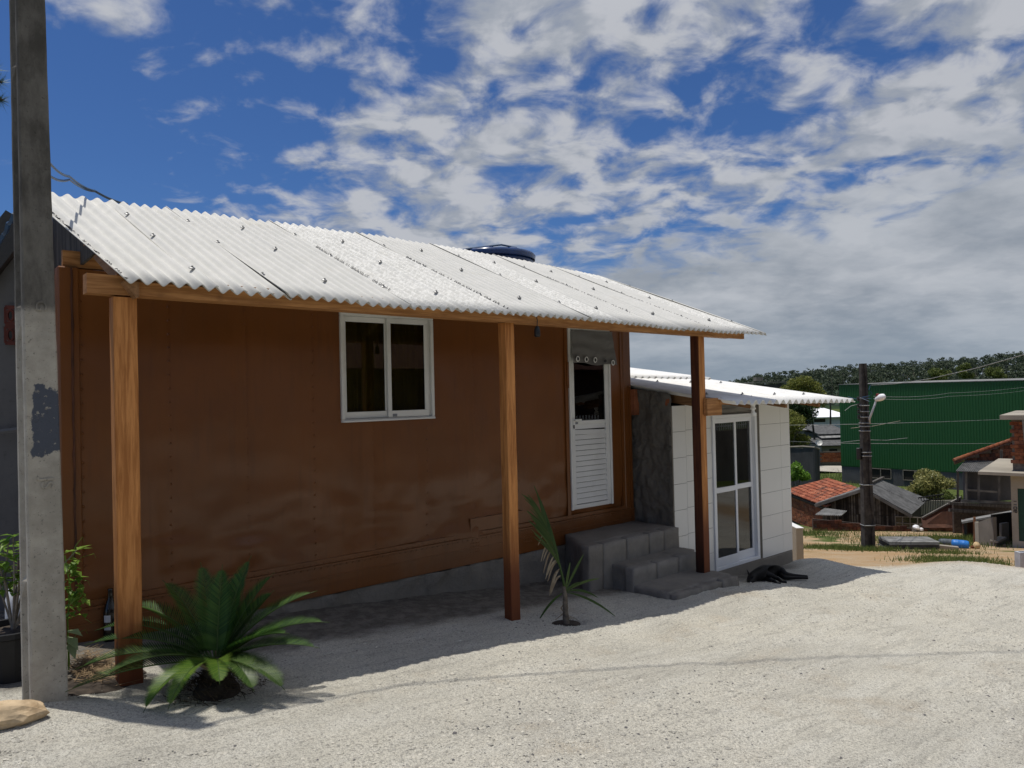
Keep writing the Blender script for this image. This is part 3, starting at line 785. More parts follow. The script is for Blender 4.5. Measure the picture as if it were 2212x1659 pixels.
# ------------------------------------------------------------------ porch: posts, beams, corrugated lean-to roof
porch = thing('porch', 'timber porch of three posts carrying a white corrugated fibre cement roof', 'porch', (4.1, 4.9, -1.95))
EX0, EX1 = 1.10, 8.02
def eaveA(x): return (4.65, .690 - .0088 * (x - 1.1) + .010 * math.sin(x * 1.7) + .03 * max(0, 1.6 - x) * 0)
def eaveB(x):
    t = (x - 1.1) / 6.9
    return (7.20, 1.765 + .025 * math.sin(min(1, t) * math.pi) - .115 * max(0, (t - .45) / .55) ** 1.6)
def roof_pt(x, y, up=0.0):
    (ya, za), (yb, zb) = eaveA(x), eaveB(x); t = (y - ya) / (yb - ya)
    return Vector((x, y, za + (zb - za) * t + up))
PITCHW = .0885
SHW = PITCHW * 5.5
def roof_text(body, x, y0, y1, size, parent, skew=False):
    cu = bpy.data.curves.new('print', 'FONT'); cu.body = body; cu.size = size; cu.align_x = 'LEFT'
    o = bpy.data.objects.new('tmp', cu); COL.objects.link(o)
    dg = bpy.context.evaluated_depsgraph_get(); me = bpy.data.meshes.new_from_object(o.evaluated_get(dg))
    bpy.data.objects.remove(o)
    me.name = 'print'; me.materials.clear(); me.materials.append(MATS['print_black'])
    a, b = roof_pt(x, y1), roof_pt(x, y0); d = (b - a).normalized()      # reads downhill
    nrm = Vector((0, -(eaveB(x)[1] - eaveA(x)[1]), 2.55)).normalized(); s = nrm.cross(d)
    w = max(v.co.x for v in me.vertices)
    L = (b - a).length
    ph = math.cos(2 * math.pi * (x - EX0) / PITCHW) * .013
    for v in me.vertices:
        p = a + d * (v.co.x / w * L) + s * v.co.y
        p += nrm * (.0165 * math.cos(2 * math.pi * (p.x - EX0) / PITCHW) + .009)
        if skew: p.x -= .15 * ((p.y - 4.65) / 2.55) * (1 - (p.x - EX0) / (SHW + .055))
        v.co = wmat(parent).inverted() @ p
    ob = bpy.data.objects.new('print', me); COL.objects.link(ob); ob.parent = parent; ob['kind'] = 'stuff'
def build_roof():
    sp = {4: 1, 5: 1, 8: 1, 13: 1}
    screw = MB(); screw.lathe((0, 0, 0), [(.021, -.002), (.021, .003), (.012, .008), (.007, .009), (.007, .017), (.003, .019)], 10)
    sme = mesh('roof_screw', screw.v, screw.f, 'roof_screw')
    k = 0; x = EX0
    while x < EX1 - .1:
        b = min(x + SHW + .055, EX1 + .03)
        skew = lambda xx: 0
        def lift(xx, t, x=x, b=b, k=k):
            e = .0055 * sstep(np.array(xx), x + .085, x + .02).item() * (1 if k else 0)      # the left edge rides over the sheet before
            return e + .004 * math.sin(t * 5 + x * 7) + .003
        A = lambda xx: (eaveA(xx)[0] + (.012 * math.sin(k * 2.1)), eaveA(xx)[1])
        m = corrugated(x, b, PITCHW, .0165, EX0, A, eaveB, 10, .006, lift)
        if k == 0:      # the first sheet runs out of square towards its upper end
            m.v = [(vx - .15 * ((vy - 4.65) / 2.55) * (1 - (vx - x) / (b - x)), vy, vz) for vx, vy, vz in m.v]
        s = part('roof_sheet', m, 'fibre_sheet_speckled' if k in sp else 'fibre_sheet', porch, smooth=True, label='speckled rough sheet of the porch roof' if k in sp else None)
        for ry in (5.06, 5.93, 6.64):
            xs = x + SHW + .02 if k else x + SHW + .02
            if xs > EX1: continue
            ry2 = ry + .03 * math.sin(xs * 3.1)
            p = roof_pt(xs, ry2, .022)
            n = Vector((0, -.40, 1)).normalized(); ax = Vector((1, 0, 0)); ay = n.cross(ax)
            piece('roof_screw', sme, s, frame_m(p, ax, ay, n))
        if k in (0,):
            roof_text('TIMBO-P  MATRIZ  SAO  •  BRASILIT  •  04 05 11 - P  •  1830 x 500 x 4', x + .020, 4.72, 6.9, .050, s, True)
        if k in (4, 6, 7, 9, 10, 11, 12): roof_text(' '.join(['BRASILIT   04 05 11'] * 2), x + .06, 4.75 + .3 * (k % 3), 6.3 + .2 * (k % 2), .024, s)
        x += SHW; k += 1
build_roof()
for ry in (5.06, 5.93, 6.64):
    m = MB(); a, b = roof_pt(EX0 + .06, ry, -.080), roof_pt(7.75, ry, -.080); m.bar(a, b, .05, .07); part('purlin', m, 'beam_wood', porch)
# front fascia beam and the beam seated on the posts
def bz(x): return eaveA(x)[1]
m = MB(); m.bar((1.20, 4.765, bz(1.2) - .026), (7.72, 4.765, bz(7.7) - .022), .045, .078); part('fascia_beam', m, 'beam_wood', porch)
m = MB(); m.bar((.955, 4.885, bz(1) - .002), (7.62, 4.885, bz(7.4) + .012), .10, .115); part('beam', m, 'beam_wood', porch)
m = MB(); m.prism([(1.115, 4.70, .705), (1.20, 4.70, .705), (1.20, 4.70, .62), (1.185, 4.70, .61)], (0, .08, 0)); part('wedge', m, 'rafter_wood', porch)
for xx in (1.2, 4.1, 7.05):
    m = MB(); a, b = roof_pt(xx, 4.9, -.10), roof_pt(xx, 7.15, -.10); m.bar(a, b, .05, .09); part('rafter', m, 'rafter_wood', porch)
    m = MB(); b = roof_pt(xx, 7.1, -.12); m.bar((xx, 7.1, CZ1), b, .07, .07); part('stud', m, 'beam_wood', porch)
m = MB(); m.prism([(1.16, 5.6, 1.02), (1.16, 7.1, CZ1), (1.16, 7.1, 1.66), (1.16, 5.6, 1.03)], (.02, 0, 0)); part('gable_board', m, 'plank_wood', porch)
m = MB(); m.box(1.05, 2.6, WY + .02, WY + .065, CZ1 + .01, CZ1 + .13); part('wall_plate', m, 'beam_wood', porch)
def post(x0, x1, y0, y1, ztop, mat, lab, lean=0.0):
    zb = gz((x0 + x1) / 2, (y0 + y1) / 2) - .12; m = MB(); n = 14
    b = .006
    sec = [(x0 + b, y0), (x1 - b, y0), (x1, y0 + b), (x1, y1 - b), (x1 - b, y1), (x0 + b, y1), (x0, y1 - b), (x0, y0 + b)]
    for k in range(n + 1):
        z = zb + (ztop - zb) * k / n
        wob = .004 * fbm((x0, z * 1.5, 1), 2)
        for sx, sy in sec: m.v.append((sx + wob, sy, z))
    for k in range(n):
        for i in range(8): m.f.append((k * 8 + i, k * 8 + (i + 1) % 8, (k + 1) * 8 + (i + 1) % 8, (k + 1) * 8 + i))
    m.f.append(tuple(range(7, -1, -1))); m.f.append(tuple(n * 8 + i for i in range(8)))
    o = part('post', m, mat, porch, world=False, label=lab)
    o.data.transform(Matrix.Translation(-Vector((4.1, 4.9, -1.95)))); return o
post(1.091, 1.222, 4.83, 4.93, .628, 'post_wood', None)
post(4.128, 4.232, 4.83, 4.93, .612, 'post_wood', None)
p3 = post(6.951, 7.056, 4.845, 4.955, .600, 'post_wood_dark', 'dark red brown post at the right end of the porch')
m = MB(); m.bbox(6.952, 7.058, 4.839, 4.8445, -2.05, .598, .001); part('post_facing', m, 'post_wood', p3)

# ------------------------------------------------------------------ annex with tiled front
AY, AX0, AX1 = 5.45, 7.25, 10.0
annex = thing('tiled_annex', 'small annex faced with white tiles under a low white corrugated roof', 'annex', (8.6, 6.5, -2.45))
def annex_build():
    DX0, DX1, DZ0, DZ1 = 8.06, 9.10, -2.31, -.335
    # masonry
    m = MB()
    m.box(AX0 + .02, DX0 - .005, AY + .012, AY + .15, -2.6, -.20); m.box(DX1 + .10, AX1 - .012, AY + .012, AY + .15, -2.6, -.22); m.box(DX0 - .005, DX1 + .10, AY + .014, AY + .15, -2.6, DZ0 - .002); m.box(DX0 - .005, DX1 + .10, AY + .045, AY + .15, DZ1 + .02, -.16)
    part('front_wall', m, 'grout', annex)
    m = MB(); m.box(AX1 - .13, AX1 - .014, AY + .15, 8.4, -2.7, -.16); m.box(AX0 + .04, AX1 - .13, 8.3, 8.42, -2.7, .22); part('rear_wall', m, 'far_concrete', annex)
    m = MB(); m.box(AX0 + .05, AX1 - .14, AY + .9, AY + .92, -2.4, .0); m.box(AX0 + .15, AX1 - .14, AY + .16, AY + .9, -2.38, -2.36); part('inner_partition', m, 'interior_dark', annex)
    # rough rendered return wall, lumpy
    m = MB(); ys = np.linspace(AY + .005, 6.30, 44); zs = np.linspace(-2.2, .06, 90)
    for y in ys:
        for z in zs:
            zz = min(z, -.045 + .145 * (y - AY) * .9 + .02 * fbm((y * 6, 0, 2)))
            m.v.append((AX0 - .012 + .034 * fbm((y * 6, z * 5, 6.1), 4) + .020 * fbm((y * 17, z * 15, 2.1), 3), y, zz))
    n = len(zs)
    for i in range(len(ys) - 1):
        for j in range(n - 1): m.f.append((i * n + j, i * n + j + 1, (i + 1) * n + j + 1, (i + 1) * n + j))
    part('return_wall', m, 'rough_stucco', annex, smooth=True, fix=False, label='dark rough cement side wall of the annex beside the steps')
    m = MB(); m.box(AX0 - .012, AX0 + .02, AY + .004, AY + .04, -2.2, -.2); part('corner_render', m, 'far_concrete', annex)
    # plinth
    m = MB(); m.bbox(DX1 + .09, AX1 - .03, AY - .012, AY + .10, -2.75, -2.335, .008); m.bbox(7.3, DX1 + .088, AY - .02, AY + .10, -2.75, DZ0 - .004, .008)
    part('plinth', m, 'far_concrete', annex)
    # tiles, each a piece
    joints = [-.19, -.505, -.82, -1.135, -1.45, -1.765, -2.08, -2.33]
    cache = {}
    def tile(x0, x1, z0, z1):
        w, h = round(x1 - x0 - .004, 3), round(z1 - z0 - .004, 3)
        if (w, h) not in cache:
            b = MB(); b.bbox(0, w, -.009, 0, 0, h, .0015); cache[w, h] = mesh('tile', b.v, b.f, 'white_tile')
        rx, rzz = random.uniform(-.0022, .0022), random.uniform(-.0022, .0022)
        piece('tile', cache[w, h], annex, Matrix.Translation((x0 + .002, AY + .011 + random.uniform(0, .0015), z0 + .002)) @ Matrix.Rotation(rx, 4, 'X') @ Matrix.Rotation(rzz, 4, 'Z'))
    for k in range(7):
        zt, zb = joints[k], joints[k + 1]
        tile(AX0 + .008, 7.52, zb, zt); tile(7.52, DX0 - .003, zb + .012, zt + .012)
        zt2, zb2 = zt, zb
        tile(DX1 + .095, 9.745, zb2, zt2 - (.02 if k == 0 else 0)); tile(9.745, AX1, zb2, zt2 - (.02 if k == 0 else 0))
    m = MB(); m.box(AX1 - .011, AX1 + .001, AY + .014, AY + .62, -2.34, -.22); part('side_tiling', m, 'white_tile', annex)
    m = MB(); m.box(DX1 + .002, DX1 + .093, AY + .004, AY + .14, DZ0 - .002, -.24); part('door_jamb', m, 'rough_stucco', annex)
    m = MB(); m.box(7.95, DX1 + .09, AY + .016, AY + .05, DZ1 + .004, -.20); part('lintel_board', m, 'grey_wood', annex)
    # sliding glass door
    f = MB(); y = AY - .02
    f.bbox(DX0, DX1, y, y + .09, DZ0, DZ0 + .045, .003); f.bbox(DX0, DX1, y, y + .09, DZ1 - .045, DZ1, .003); f.bbox(DX0, DX0 + .03, y + .001, y + .089, DZ0 + .046, DZ1 - .046, .003); f.bbox(DX1 - .055, DX1, y + .001, y + .089, DZ0 + .046, DZ1 - .046, .003)
    d = part('glass_door', f, 'white_sash', annex)
    mid = 8.585
    def leaf(a, b, yy):
        m = MB(); s = .04
        m.bbox(a, b, yy, yy + .03, DZ0 + .047, DZ0 + .155, .003); m.bbox(a, b, yy, yy + .03, DZ1 - .105, DZ1 - .047, .003)
        m.bbox(a, a + s, yy + .001, yy + .029, DZ0 + .156, DZ1 - .106, .003); m.bbox(b - s, b, yy + .001, yy + .029, DZ0 + .156, DZ1 - .106, .003)
        m.bbox(a + s, b - s, yy + .001, yy + .029, -1.33, -1.265, .003)
        part('sash', m, 'white_sash', d)
        for za, zb in ((DZ0 + .15, -1.325), (-1.27, DZ1 - .10)):
            g = MB(); g.box(a + s - .004, b - s + .004, yy + .013, yy + .017, za, zb); part('pane', g, 'door_glass', d)
    leaf(DX0 + .031, mid + .02, y + .012); leaf(mid - .015, DX1 - .056, y + .050)
    # roof
    RZ = lambda x: -.152 - .0165 * (x - 7.22)
    A = lambda x: (4.594, RZ(x)); 
    sl = .147
    x = 7.21; k = 0
    while x < 10.18:
        b = min(x + .152 * 5 + .10, 10.215)
        lift = lambda xx, t, b=b: .007 * sstep(np.array(xx), b - .12, b - .03).item()
        m = corrugated(x, b, .152, .026, 7.385, A, lambda xx: (7.0, RZ(xx) + sl * 2.406), 6, .007, lift, 12)
        s1 = part('roof_sheet', m, 'fibre_white', annex, smooth=True)
        m = corrugated(x, b, .152, .026, 7.385, lambda xx: (6.85, RZ(xx) + sl * 2.256 + .030), lambda xx: (8.75, RZ(xx) + sl * 4.156 + .012), 5, .007, lift, 12)
        part('roof_sheet', m, 'fibre_white', annex, smooth=True)
        for sy in (5.05, 6.35):
            for sx in (x + .175,):
                c = MB(); c.lathe((sx, sy, RZ(sx) + sl * (sy - 4.594) + .028), [(.022, 0), (.022, .005), (.010, .010), (.008, .024)], 8); part('roof_screw', c, 'roof_screw', s1)
        x += .152 * 5; k += 1
    for i, (rx, y0) in enumerate(((7.46, 5.02), (8.3, 5.0), (9.1, 5.0), (10.0, 5.0))):
        m = MB(); z0 = RZ(rx) + sl * (y0 - 4.594) - .04; z1 = RZ(rx) + sl * (8.3 - 4.594) - .04
        m.prism([(rx - .025, y0, z0), (rx - .025, y0, z0 - .105), (rx - .025, 8.3, z1 - .105), (rx - .025, 8.3, z1)], (.05, 0, 0))
        part('rafter', m, 'rafter_wood', annex)
    m = MB(); z0 = RZ(8.7) + sl * .2 - .046; m.bar((7.24, 4.80, RZ(7.24) + .014 - .046 + .03), (10.05, 4.80, RZ(10.05) + .014 - .046 + .03), .045, .045); part('purlin', m, 'beam_wood', annex)
    m = MB(); m.bbox(7.0, 7.285, 4.78, 4.83, -.295, -.100, .004); part('bracket_block', m, 'beam_wood', annex)
    m = MB(); m.bar((7.06, 4.86, -.21), (7.30, 4.86, -.21), .05, .10); part('bracket_arm', m, 'rafter_wood', annex)
    m = MB(); m.bbox(7.17, 7.26, AY + .50, AY + .58, -.30, .02, .006); part('orange_brick', m, 'brick_orange', annex); m = MB(); m.bbox(7.24, 7.275, AY + .03, AY + .11, -.19, -.055, .004); part('orange_brick', m, 'brick_orange', annex)
annex_build()
# bare lamp holder hanging under the annex eave
def lamp_holder(name, label, c, mat, white):
    t = thing(name, label, 'lamp holder', c)
    m = MB(); c = Vector(c)
    if white:
        m.lathe(c, [(.030, 0), (.034, -.012), (.026, -.035), (.024, -.055), (.033, -.058), (.033, -.075), (.020, -.080), (.018, -.10), (.024, -.105), (.030, -.125), (.030, -.150), (.004, -.156)], 16)
    else:
        m.lathe(c, [(.014, 0), (.018, -.01), (.026, -.03), (.027, -.085), (.022, -.095), (.016, -.096)], 14)
    part('socket', m, mat, t, smooth=True)
    m = MB(); m.tube([c, c + Vector((.005, 0, .05)), c + Vector((.02, .03, .09))], .004, 5); part('flex', m, 'cable_black' if not white else 'white_plastic', t)
lamp_holder('lamp_socket', 'white plastic lamp socket hanging under the annex eave above the glass door', (7.93, 4.78, -.175), 'white_plastic', True)
lamp_holder('lamp_socket', 'black lamp socket hanging from the porch eave beside the middle post', (4.40, 4.72, .585), 'black_plastic', False)

# ------------------------------------------------------------------ steps
def steps():
    t = thing('steps', 'rough grey concrete block steps leading up to the white door', 'steps', (6.6, 5.2, -2.2))
    def lump(name, x0, x1, y0, y1, z0, z1, mat, amp=.014, seed=0., nn=14, shear=0.):
        import bmesh
        bm = bmesh.new(); bmesh.ops.create_cube(bm, size=1)
        bmesh.ops.subdivide_edges(bm, edges=bm.edges, cuts=nn, use_grid_fill=True)
        m = MB()
        for v in bm.verts:
            p = Vector((x0 + (v.co.x + .5) * (x1 - x0), y0 + (v.co.y + .5) * (y1 - y0), z0 + (v.co.z + .5) * (z1 - z0)))
            # worn edges
            e = [min(abs(p.x - x0), abs(p.x - x1)), abs(p.y - y0), abs(p.z - z1)]
            k = sorted(e); wear = max(0, .03 - k[0] - k[1]) * .35
            d = Vector((fbm((p.x * 7 + seed, p.y * 7, p.z * 7)), fbm((p.x * 7, p.y * 7 + 5 + seed, p.z * 7)), fbm((p.x * 5, p.y * 5, p.z * 7 + 9 + seed)) * .6)) * amp
            c = Vector(((x0 + x1) / 2, (y0 + y1) / 2 + .1, z0)); p2 = p + d + (c - p).normalized() * wear
            p2.x += shear * (p.y - y0) * (x1 - p.x) / (x1 - x0)
            m.v.append(tuple(p2))
        bm.verts.ensure_lookup_table(); m.f = [tuple(v.index for v in f.verts) for f in bm.faces]; bm.free()
        return part(name, m, mat, t, smooth=True)
    lump('top_tread', 5.66, 7.22, 5.46, 6.03, -2.3, -1.615, 'step_concrete', seed=1, shear=.55)
    lump('middle_tread', 6.02, 7.24, 5.16, 5.48, -2.45, -1.855, 'step_concrete', seed=2)
    lump('bottom_slab', 6.02, 7.14, 4.62, 5.10, -2.5, -2.03, 'step_concrete', .02, seed=3)
    for i, (a, b) in enumerate(((6.04, 6.44), (6.45, 6.83), (6.84, 7.15))): lump('block', a, b, 4.54, 4.64, -2.5, -2.04, 'step_concrete', .02, 4 + i, 7)
    for i, (a, b) in enumerate(((5.66, 5.885), (5.89, 6.27), (6.278, 6.66), (6.668, 6.93), (6.936, 7.22))):
        lump('block', a, b, 5.365, 5.465, -2.2, -1.618, 'block_concrete' if i not in (0, 4) else 'step_concrete', .004, i * 2.3, 7)
    for i, (a, b) in enumerate(((6.00, 6.40), (6.408, 6.79), (6.798, 7.16))):
        lump('block', a, b, 5.06, 5.165, -2.5, -1.858, 'block_concrete', .004, i * 3.3 + 7, 7)
steps()

# ------------------------------------------------------------------ concrete pole at the left
def concrete_pole():
    bx, by = .715, 4.80; zb = gz(bx, by) - .05; H = 5.3
    t = thing('concrete_pole', 'tall weathered concrete pole with a recessed web at the left edge', 'pole', (bx, by, zb))
    ang = R_(3.4); ca, sa = math.cos(ang), math.sin(ang)
    # section: front flange, recessed web, rear flange (local x across, y depth)
    def sec(k, h):
        w, d = .088 * k, .115 * k; g = .034 * k; fl = .045 * k; b = .008
        return [(-w + b, -d), (w - b, -d), (w, -d + b), (w, -d + fl), (g, -d + fl + .03), (g, d - fl - .03), (w, d - fl), (w, d - b), (w - b, d), (-w + b, d), (-w, d - b), (-w, d - fl), (-g, d - fl - .03), (-g, -d + fl + .03), (-w, -d + fl), (-w, -d + b)]
    m = MB(); n = 60; S = 16
    for k in range(n + 1):
        h = H * k / n; sc = 1.0 - .30 * h / 5.3
        for j, (x, y) in enumerate(sec(sc, h)):
            if 0.62 < h < 0.78 or 2.10 < h < 2.26 or 3.5 < h < 3.62:         # web stiffener cross-bars
                if j in (4, 5): x = (.07) * sc
                if j in (12, 13): x = -(.07) * sc
            x += .002 * fbm((x * 9, y * 9, h * 6)); y += .002 * fbm((x * 9 + 3, y * 9, h * 6))
            m.v.append((bx + ca * x - sa * y - .0095 * h, by + sa * x + ca * y, zb + h))
    for k in range(n):
        for i in range(S): m.f.append((k * S + i, k * S + (i + 1) % S, (k + 1) * S + (i + 1) % S, (k + 1) * S + i))
    m.f.append(tuple(range(S - 1, -1, -1))); m.f.append(tuple(n * S + i for i in range(S)))
    part('shaft', m, 'pole_concrete', t)
    def face(u, h, out=.0):
        sc = 1 - .30 * h / 5.3; x = u * sc; y = -.115 * sc - out
        return Vector((bx + ca * x - sa * y - .0095 * h, by + sa * x + ca * y, zb + h))
    def emboss(body, u, h, size):
        cu = bpy.data.curves.new('cast_letters', 'FONT'); cu.body = body; cu.size = size; cu.extrude = .004; cu.bevel_depth = .001
        o = bpy.data.objects.new('tmp', cu); COL.objects.link(o)
        me = bpy.data.meshes.new_from_object(o.evaluated_get(bpy.context.evaluated_depsgraph_get())); bpy.data.objects.remove(o)
        inv = wmat(t).inverted()
        for v in me.vertices:
            p = face(u + v.co.y, h - v.co.x, v.co.z + .001); v.co = inv @ p
        me.materials.clear(); me.materials.append(MATS['pole_concrete'])
        ob = bpy.data.objects.new('cast_letters', me); COL.objects.link(ob); ob.parent = t
    emboss('JS', -.015, 1.28, .09); emboss('G', -.02, 2.24, .085)
concrete_pole()

# ------------------------------------------------------------------ water tank on the container roof
def tank():
    c = at(1063, 600, 10.35); c.z = 1.05
    t = thing('water_tank', 'dark blue plastic water tank with a ribbed lid behind the porch roof', 'water tank', c)
    m = MB(); m.lathe(c, [(.42, 0), (.50, .05), (.57, .74), (.595, .81)], 40); part('body', m, 'tank_blue', t, smooth=True)
    m = MB(); n = 64; rings = [(.605, .80), (.615, .86), (.59, .89), (.47, .91), (.30, .93), (.0, .945)]
    for r, h in rings:
        for k in range(n):
            a = 2 * math.pi * k / n; rb = .026 * max(0, math.cos(a * 8)) ** 2 * (1 if .2 < r < .59 else 0)
            m.v.append((c.x + r * math.cos(a), c.y + r * math.sin(a), c.z + h + rb))
    for i in range(len(rings) - 1):
        for k in range(n): m.f.append((i * n + k, i * n + (k + 1) % n, (i + 1) * n + (k + 1) % n, (i + 1) * n + k))
    part('lid', m, 'tank_blue', t, smooth=True)
    m = MB(); m.tube([c + Vector((-.60, -.2, .88)), c + Vector((-.2, -.45, .94)), c + Vector((.2, -.3, .97)), c + Vector((.6, -.05, .82))], .012, 6); part('strap', m, 'cable_blue', t)
tank()

# ------------------------------------------------------------------ plants near the pole and posts
def frond(m, base, az, el, length, curl, leaf_l, n=34, width=1.0, vee=.5, droop=0.0, fl=.010):
    """arching pinnate frond: returns rachis points; leaflets are folded slim blades"""
    pts = []; p = Vector(base); e = el
    for i in range(n + 1):
        pts.append(p.copy()); d = Vector((math.cos(az) * math.cos(e), math.sin(az) * math.cos(e), math.sin(e))); p = p + d * (length / n); e -= curl / n
    rs = MB(); rs.tube(pts[::2], [.0065 - .005 * i / (len(pts[::2])) for i in range(len(pts[::2]))], 5)
    for i in range(5, n + 1):
        t = i / n; d = (pts[min(i + 1, n)] - pts[i - 1]).normalized(); side = d.cross(Vector((0, 0, 1))).normalized(); up = side.cross(d)
        ll = leaf_l * (math.sin(math.pi * min(1, .12 + t * .95)) ** .6) * random.uniform(.9, 1.05)
        for s in (-1, 1):
            for h in (0,):
                b = pts[i] - d * (length / n) * h
                dirv = (side * s * (1 - .25 * t) + up * vee * (1.0 - .4 * t) + d * (.42 + .55 * t)).normalized()
                tip = b + dirv * ll + Vector((0, 0, -droop * ll)); mid = b + dirv * ll * .5 + Vector((0, 0, -droop * ll * .2)); wv = d * fl * .5 * width
                m.add([b - wv * .7, b + wv * .7, mid + wv, tip, mid - wv], [(0, 1, 2, 4), (4, 2, 3)])
    return rs
def cycas():
    bx, by = 1.535, 4.50; g = gz(bx, by)
    t = thing('sago_palm', 'sago palm with stiff dark green fronds planted between the left post and the gravel', 'palm', (bx, by, g))
    b = Vector((bx, by, g + .19))
    # az measured in world; camera looks along (.66,.755); image right = (.755,-.656)
    def az_from(rx, fz): v = _r * rx - _f * fz; return math.atan2(v.y, v.x)
    spec = [(-1, .25, 26, .78, 48, 0), (-1, -.15, 42, .86, 62, 0), (-.8, -.5, 60, .78, 40, 0), (-.45, -.6, 74, .72, 25, 0), (-.1, -.6, 80, .66, 20, 0), (.25, -.5, 76, .74, 22, 0), (.5, -.4, 68, .68, 28, 0),
            (.9, -.35, 52, .80, 42, 0), (1, -.05, 40, .86, 46, 0), (1, .15, 28, .80, 40, 0), (.95, .45, 16, .66, 55, 1), (-.15, 1, 30, .52, 85, 2), (-.55, .8, 20, .50, 80, 2), (.35, .75, 40, .44, 90, 2), (-1, .5, 12, .80, 30, 0), (-1, .05, 34, .80, 50, 0), (-.9, -.3, 50, .8, 55, 0), (-.75, .35, 30, .62, 60, 1), (.05, -.9, 66, .7, 30, 0), (.7, .1, 46, .6, 50, 0), (.6, -.8, 55, .6, 30, 0), (.8, .7, 26, .55, 75, 1)]
    for rx, fz, el, L, curl, yk in spec:
        m = MB(); az = az_from(rx, fz)
        rs = frond(m, b + Vector((math.cos(az) * .03, math.sin(az) * .03, 0)), az, R_(el), L * (.84 if el > 50 else .95 if rx < 0 else .80), R_(curl), .128 if yk != 2 else .105, 60, 1.0, .40)
        fr = part('frond', m, ['cycas_leaf', 'palm_leaf', 'cycas_leaf_young'][yk], t, fix=False)
        part('rachis', rs, 'palm_leaf', fr, smooth=True)
    m = MB(); m.lathe((bx, by, g - .05), [(.15, 0), (.125, .08), (.085, .14), (.06, .22), (.04, .25)], 16); part('trunk', m, 'soil', t)
    m = MB()
    for _ in range(1100):
        a = random.uniform(0, 6.28); r = random.uniform(.03, .22); p = Vector((bx + math.cos(a) * r * 1.3, by + math.sin(a) * r, g + .015 + .14 * max(0, 1 - r / .2)))
        q = p + Vector((random.uniform(-.07, .07), random.uniform(-.07, .07), random.uniform(-.03, .05))); w = Vector((.003, .002, .001)); m.add([p - w, p + w, q], [(0, 1, 2)])
    part('root_fibre', m, 'root_fibre', t, fix=False, kind='stuff')
    m = MB()   # dead stubs of old fronds
    for k in range(16):
        a = k * 2.4; p = b + Vector((math.cos(a) * .06, math.sin(a) * .06, -.03)); m.tube([p, p + Vector((math.cos(a) * .07, math.sin(a) * .07, .06))], [.010, .004], 5)
    part('leaf_base', m, 'palm_dry', t)
cycas()
def coconut():
    bx, by = 4.58, 4.635; g = gz(bx, by)
    t = thing('coconut_seedling', 'young coconut palm in a small planting hole beside the middle post', 'palm', (bx, by, g))
    rv, fv = _r, _f
    m = MB(); m.tube([(bx, by, g - .03), (bx + .005, by, g + .04), (bx, by, g + .15), Vector((bx, by, g + .27)) + rv * .0, Vector((bx, by, g + .36)) - rv * .01], [.036, .032, .023, .021, .016], 10); part('stem', m, 'palm_stem', t, smooth=True)
    top = Vector((bx, by, g + .33))
    def blade(m, pts, w):
        n = len(pts)
        for i, p in enumerate(pts):
            d = (pts[min(i + 1, n - 1)] - pts[max(i - 1, 0)]).normalized(); s = d.cross(fv).normalized(); k = w * math.sin(math.pi * min(.97, (i + .35) / (n)))
            m.v += [tuple(p - s * k / 2), tuple(p + s * k / 2)]
        o = len(m.v) - 2 * n
        for i in range(n - 1): m.f.append((o + 2 * i, o + 2 * i + 1, o + 2 * i + 3, o + 2 * i + 2))
    # big leaf leaning up-left
    rach = [top + (-rv * (.12 * s + .11 * s * s) + Vector((0, 0, .80 * s))) * .85 + fv * .05 * s for s in np.linspace(0, 1, 12)]
    m = MB(); m.tube(rach[:10], [.013 - .0011 * i for i in range(10)], 6); part('leaf_stalk', m, 'palm_leaf', t, smooth=True)
    m = MB()
    for i in range(30):
        s = .28 + .70 * i / 30; k = s * 11; a = rach[int(k)].lerp(rach[min(11, int(k) + 1)], k - int(k))
        for sd in (-1, 1):
            L = .38 * (1 - .45 * (s - .28)) * random.uniform(.85, 1.1)
            d0 = Vector((0, 0, 1)) * .95 - rv * (.10 + .50 * (sd < 0) * random.uniform(.5, 1.1)) + fv * .16 * sd
            d0.normalize(); pts = [a + d0 * L * q + Vector((0, 0, -.10 * L * q * q)) - rv * .12 * L * q * q for q in np.linspace(0, 1, 6)]
            blade(m, pts, .013)
    part('leaflet', m, 'palm_leaf', t, fix=False, kind='stuff')
    m = MB()
    for (dx, dz, L, bend) in ((.42, .9, .40, .1), (.9, .6, .36, .25), (.95, -.15, .44, .35), (.2, 1, .26, 0), (.75, .25, .30, .5), (-.25, -.1, .26, .6), (.5, .5, .2, .3)):
        d0 = (rv * dx + Vector((0, 0, dz))).normalized(); base = top + Vector((0, 0, -.02))
        blade(m, [base + d0 * L * q + Vector((0, 0, -bend * L * q * q)) for q in np.linspace(0, 1, 8)], .022)
    part('young_leaf', m, 'palm_leaf', t, fix=False)
    m = MB()
    for i in range(12):
        s = .25 + .55 * random.random(); k = s * 11; a = rach[int(k)]; L = random.uniform(.1, .26)
        blade(m, [a - rv * (.10 * q) + Vector((0, 0, .05 * math.sin(q * 3) - L * q)) + fv * random.uniform(-.01, .01) for q in np.linspace(0, 1, 7)], .016)
    for i in range(5): 
        a = top + Vector((0, 0, -.06)); blade(m, [a + (rv * random.uniform(-.12, .12)) * q + Vector((0, 0, -.2 * q)) for q in np.linspace(0, 1, 5)], .012)
    part('dry_leaf', m, 'palm_dry', t, fix=False)
    m = MB(); m.lathe((bx, by, g + .030), [(.14, -.03), (.13, .0), (.02, .010)], 24); part('planting_soil', m, 'soil', t)
coconut()

